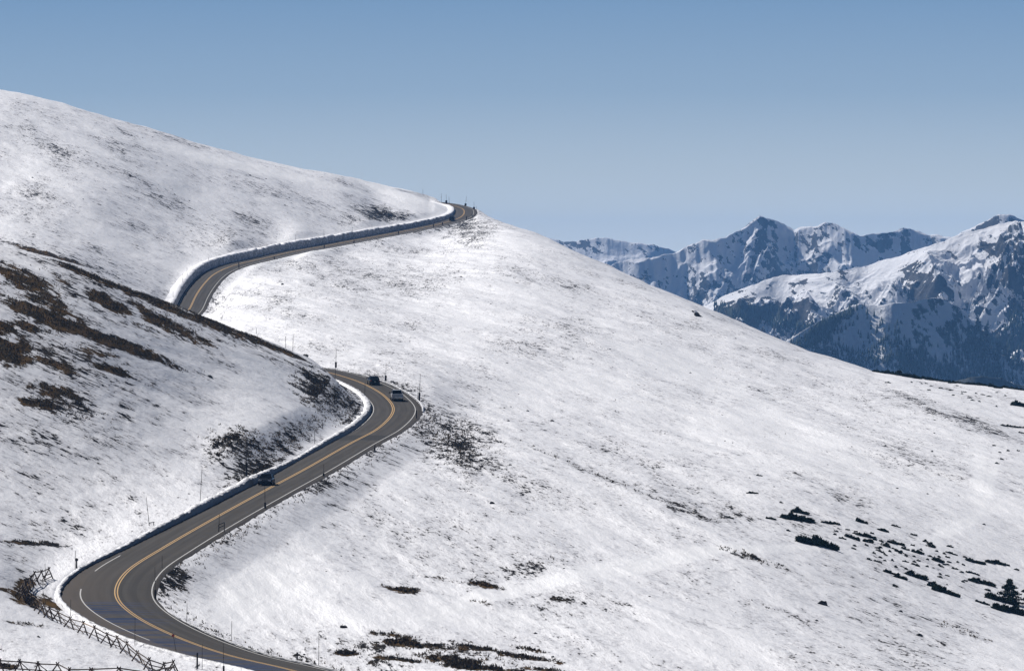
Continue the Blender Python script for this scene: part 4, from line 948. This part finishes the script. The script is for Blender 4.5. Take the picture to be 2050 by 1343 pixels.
# woods on the far slopes
def forest(fn, spots, hgt, seed, n):
    rnd = np.random.default_rng(seed); V, Fc, off = [], [], 0; k = 0
    while k < n:
        u0_, v0_, a, b, ang = spots[rnd.integers(len(spots))]; r = rnd.normal(0, .45, 2); c, s_ = math.cos(math.radians(ang)), math.sin(math.radians(ang))
        u = u0_+r[0]*a*c-r[1]*b*s_; v = v0_+r[0]*a*s_+r[1]*b*c
        if not 1430 < u < 2300: continue
        x, y, z = fn(u, v); H = hgt*rnd.uniform(.5, 1.25); R = H*.2; a_ = rnd.uniform(0, 6.28); nn = 5
        V += [(x+R*math.cos(a_+6.28*i/nn), y+R*math.sin(a_+6.28*i/nn), z-1) for i in range(nn)]+[(x, y, z+H)]
        Fc += [(off+i, off+(i+1) % nn, off+nn) for i in range(nn)]; off += nn+1; k += 1
    return V, np.array(Fc)
V, Fc = forest(on_front, [(1620,690,90,12,-24),(1660,652,70,8,-28),(1700,720,110,40,20),(1800,700,90,40,35),(1850,740,90,30,25),(1980,740,70,30,15),(1950,700,60,30,40),(1850,735,160,30,5),(1960,760,120,20,5)], 8.5, 5, 1500)
stuff(link_mesh('forest', V, Fc, M['needle']), 'dark wood on the shadowed far ridge')
def on_mid_(u, v): return on_mid(u, v)
V, Fc = forest(on_mid_, [(1470,630,50,14,18),(1540,640,60,16,10),(1600,660,60,12,15),(2000,700,60,40,20),(2040,660,30,30,20),(1900,650,50,20,35)], 9, 8, 700)
stuff(link_mesh('forest', V, Fc, M['needle']), 'thin wood on the sunlit far slope')
tree_v = None
for i in range(44):
    u, v = 1900+i*4.0+rr.uniform(-10,10), 695+rr.uniform(-38, 50)
    x, y, z = (on_front if on_front(u, v)[1] < on_mid(u, v)[1] else on_mid)(u, v)
    H = rr.uniform(11, 19)
    if tree_v is None:
        tree_v = conifer(x, y, z, 15, 3.2, 90, 'dark conifer on the far slope above the right end of the skyline', 'conifers on the far slope at the right', n=260, leaf=.3); kids = list(tree_v.children); tree_v.scale = (H/15,)*3
    else:
        c = tree_v.copy(); COL.objects.link(c); c.location = (x, y, z); c.scale = (H/15,)*3; c.rotation_euler = (0,0,rr.uniform(0,6))
        for kd in kids: q = kd.copy(); COL.objects.link(q); q.parent = c
# ---------------------------------------------------------------- camera, sun, sky
BGS = .055
SKYK, SKYB0 = 5.0, .22
cam = bpy.data.cameras.new('camera'); co = bpy.data.objects.new('camera', cam); COL.objects.link(co); scene.camera = co
co.location = (0,0,0); co.rotation_euler = (math.radians(90), 0, 0)
cam.sensor_width = 36; cam.lens = 36*F/2050; cam.shift_y = -(671.5-VH)/2050; cam.clip_start = 5; cam.clip_end = 80000
SUN_EL, SUN_AZ = math.radians(37), math.radians(-30)     # azimuth from the view direction, negative to the left
sd = Vector((math.sin(SUN_AZ)*math.cos(SUN_EL), math.cos(SUN_AZ)*math.cos(SUN_EL), math.sin(SUN_EL)))
sl = bpy.data.lights.new('sun', 'SUN'); sl.energy = 4.9; sl.angle = math.radians(.5); sl.color = (1, .965, .93)
so = bpy.data.objects.new('sun', sl); COL.objects.link(so); so.rotation_euler = sd.to_track_quat('Z', 'Y').to_euler()
w = bpy.data.worlds.new('World'); scene.world = w; w.use_nodes = True
nt = w.node_tree; bg = nt.nodes['Background']
sky = nt.nodes.new('ShaderNodeTexSky'); sky.sky_type = 'NISHITA'; sky.sun_disc = False
sky.sun_elevation = SUN_EL; sky.sun_rotation = SUN_AZ; sky.altitude = 3600; sky.air_density = 1.0; sky.dust_density = .3; sky.ozone_density = 2.0
tc = nt.nodes.new('ShaderNodeTexCoord'); sp = nt.nodes.new('ShaderNodeSeparateXYZ'); cb = nt.nodes.new('ShaderNodeCombineXYZ')
nt.links.new(tc.outputs['Generated'], sp.inputs[0])
mm = nt.nodes.new('ShaderNodeMath'); mm.operation = 'MULTIPLY_ADD'; mm.inputs[1].default_value = SKYK; mm.inputs[2].default_value = SKYB0
nt.links.new(sp.outputs[2], mm.inputs[0]); nt.links.new(sp.outputs[0], cb.inputs[0]); nt.links.new(sp.outputs[1], cb.inputs[1]); nt.links.new(mm.outputs[0], cb.inputs[2])
nm = nt.nodes.new('ShaderNodeVectorMath'); nm.operation = 'NORMALIZE'; nt.links.new(cb.outputs[0], nm.inputs[0]); nt.links.new(nm.outputs[0], sky.inputs[0])
rp = nt.nodes.new('ShaderNodeValToRGB'); sc_ = nt.nodes.new('ShaderNodeMath'); sc_.operation = 'MULTIPLY'; sc_.inputs[1].default_value = 10
nt.links.new(sp.outputs[2], sc_.inputs[0]); nt.links.new(sc_.outputs[0], rp.inputs[0])
SK = [(0,(.54,.60,.65)),(.10,(.39,.47,.55)),(.20,(.25,.355,.485)),(.32,(.165,.280,.445)),(1,(.08,.17,.36))]
for i, (p_, c_) in enumerate(SK):
    e_ = rp.color_ramp.elements[i] if i < 2 else rp.color_ramp.elements.new(p_)
    e_.position = p_; e_.color = (*[q/BGS for q in c_], 1)
mxf = nt.nodes.new('ShaderNodeMapRange'); mxf.inputs[1].default_value = .034; mxf.inputs[2].default_value = .12; nt.links.new(sp.outputs[2], mxf.inputs[0])
mxc = nt.nodes.new('ShaderNodeMix'); mxc.data_type = 'RGBA'; nt.links.new(mxf.outputs[0], mxc.inputs['Factor']); nt.links.new(rp.outputs[0], mxc.inputs[6]); nt.links.new(sky.outputs[0], mxc.inputs[7])
nt.links.new(mxc.outputs[2], bg.inputs[0]); bg.inputs[1].default_value = BGS
vs = scene.view_settings; vs.view_transform = 'Standard'; vs.look = 'None'; vs.exposure = .2; vs.gamma = 1
scene.cycles.max_bounces = 5; scene.cycles.volume_bounces = 1
scene.cycles.use_denoising = True
scene.cycles.denoiser = 'OPENIMAGEDENOISE'; scene.cycles.denoising_input_passes = 'RGB_ALBEDO_NORMAL'; scene.cycles.denoising_prefilter = 'ACCURATE'
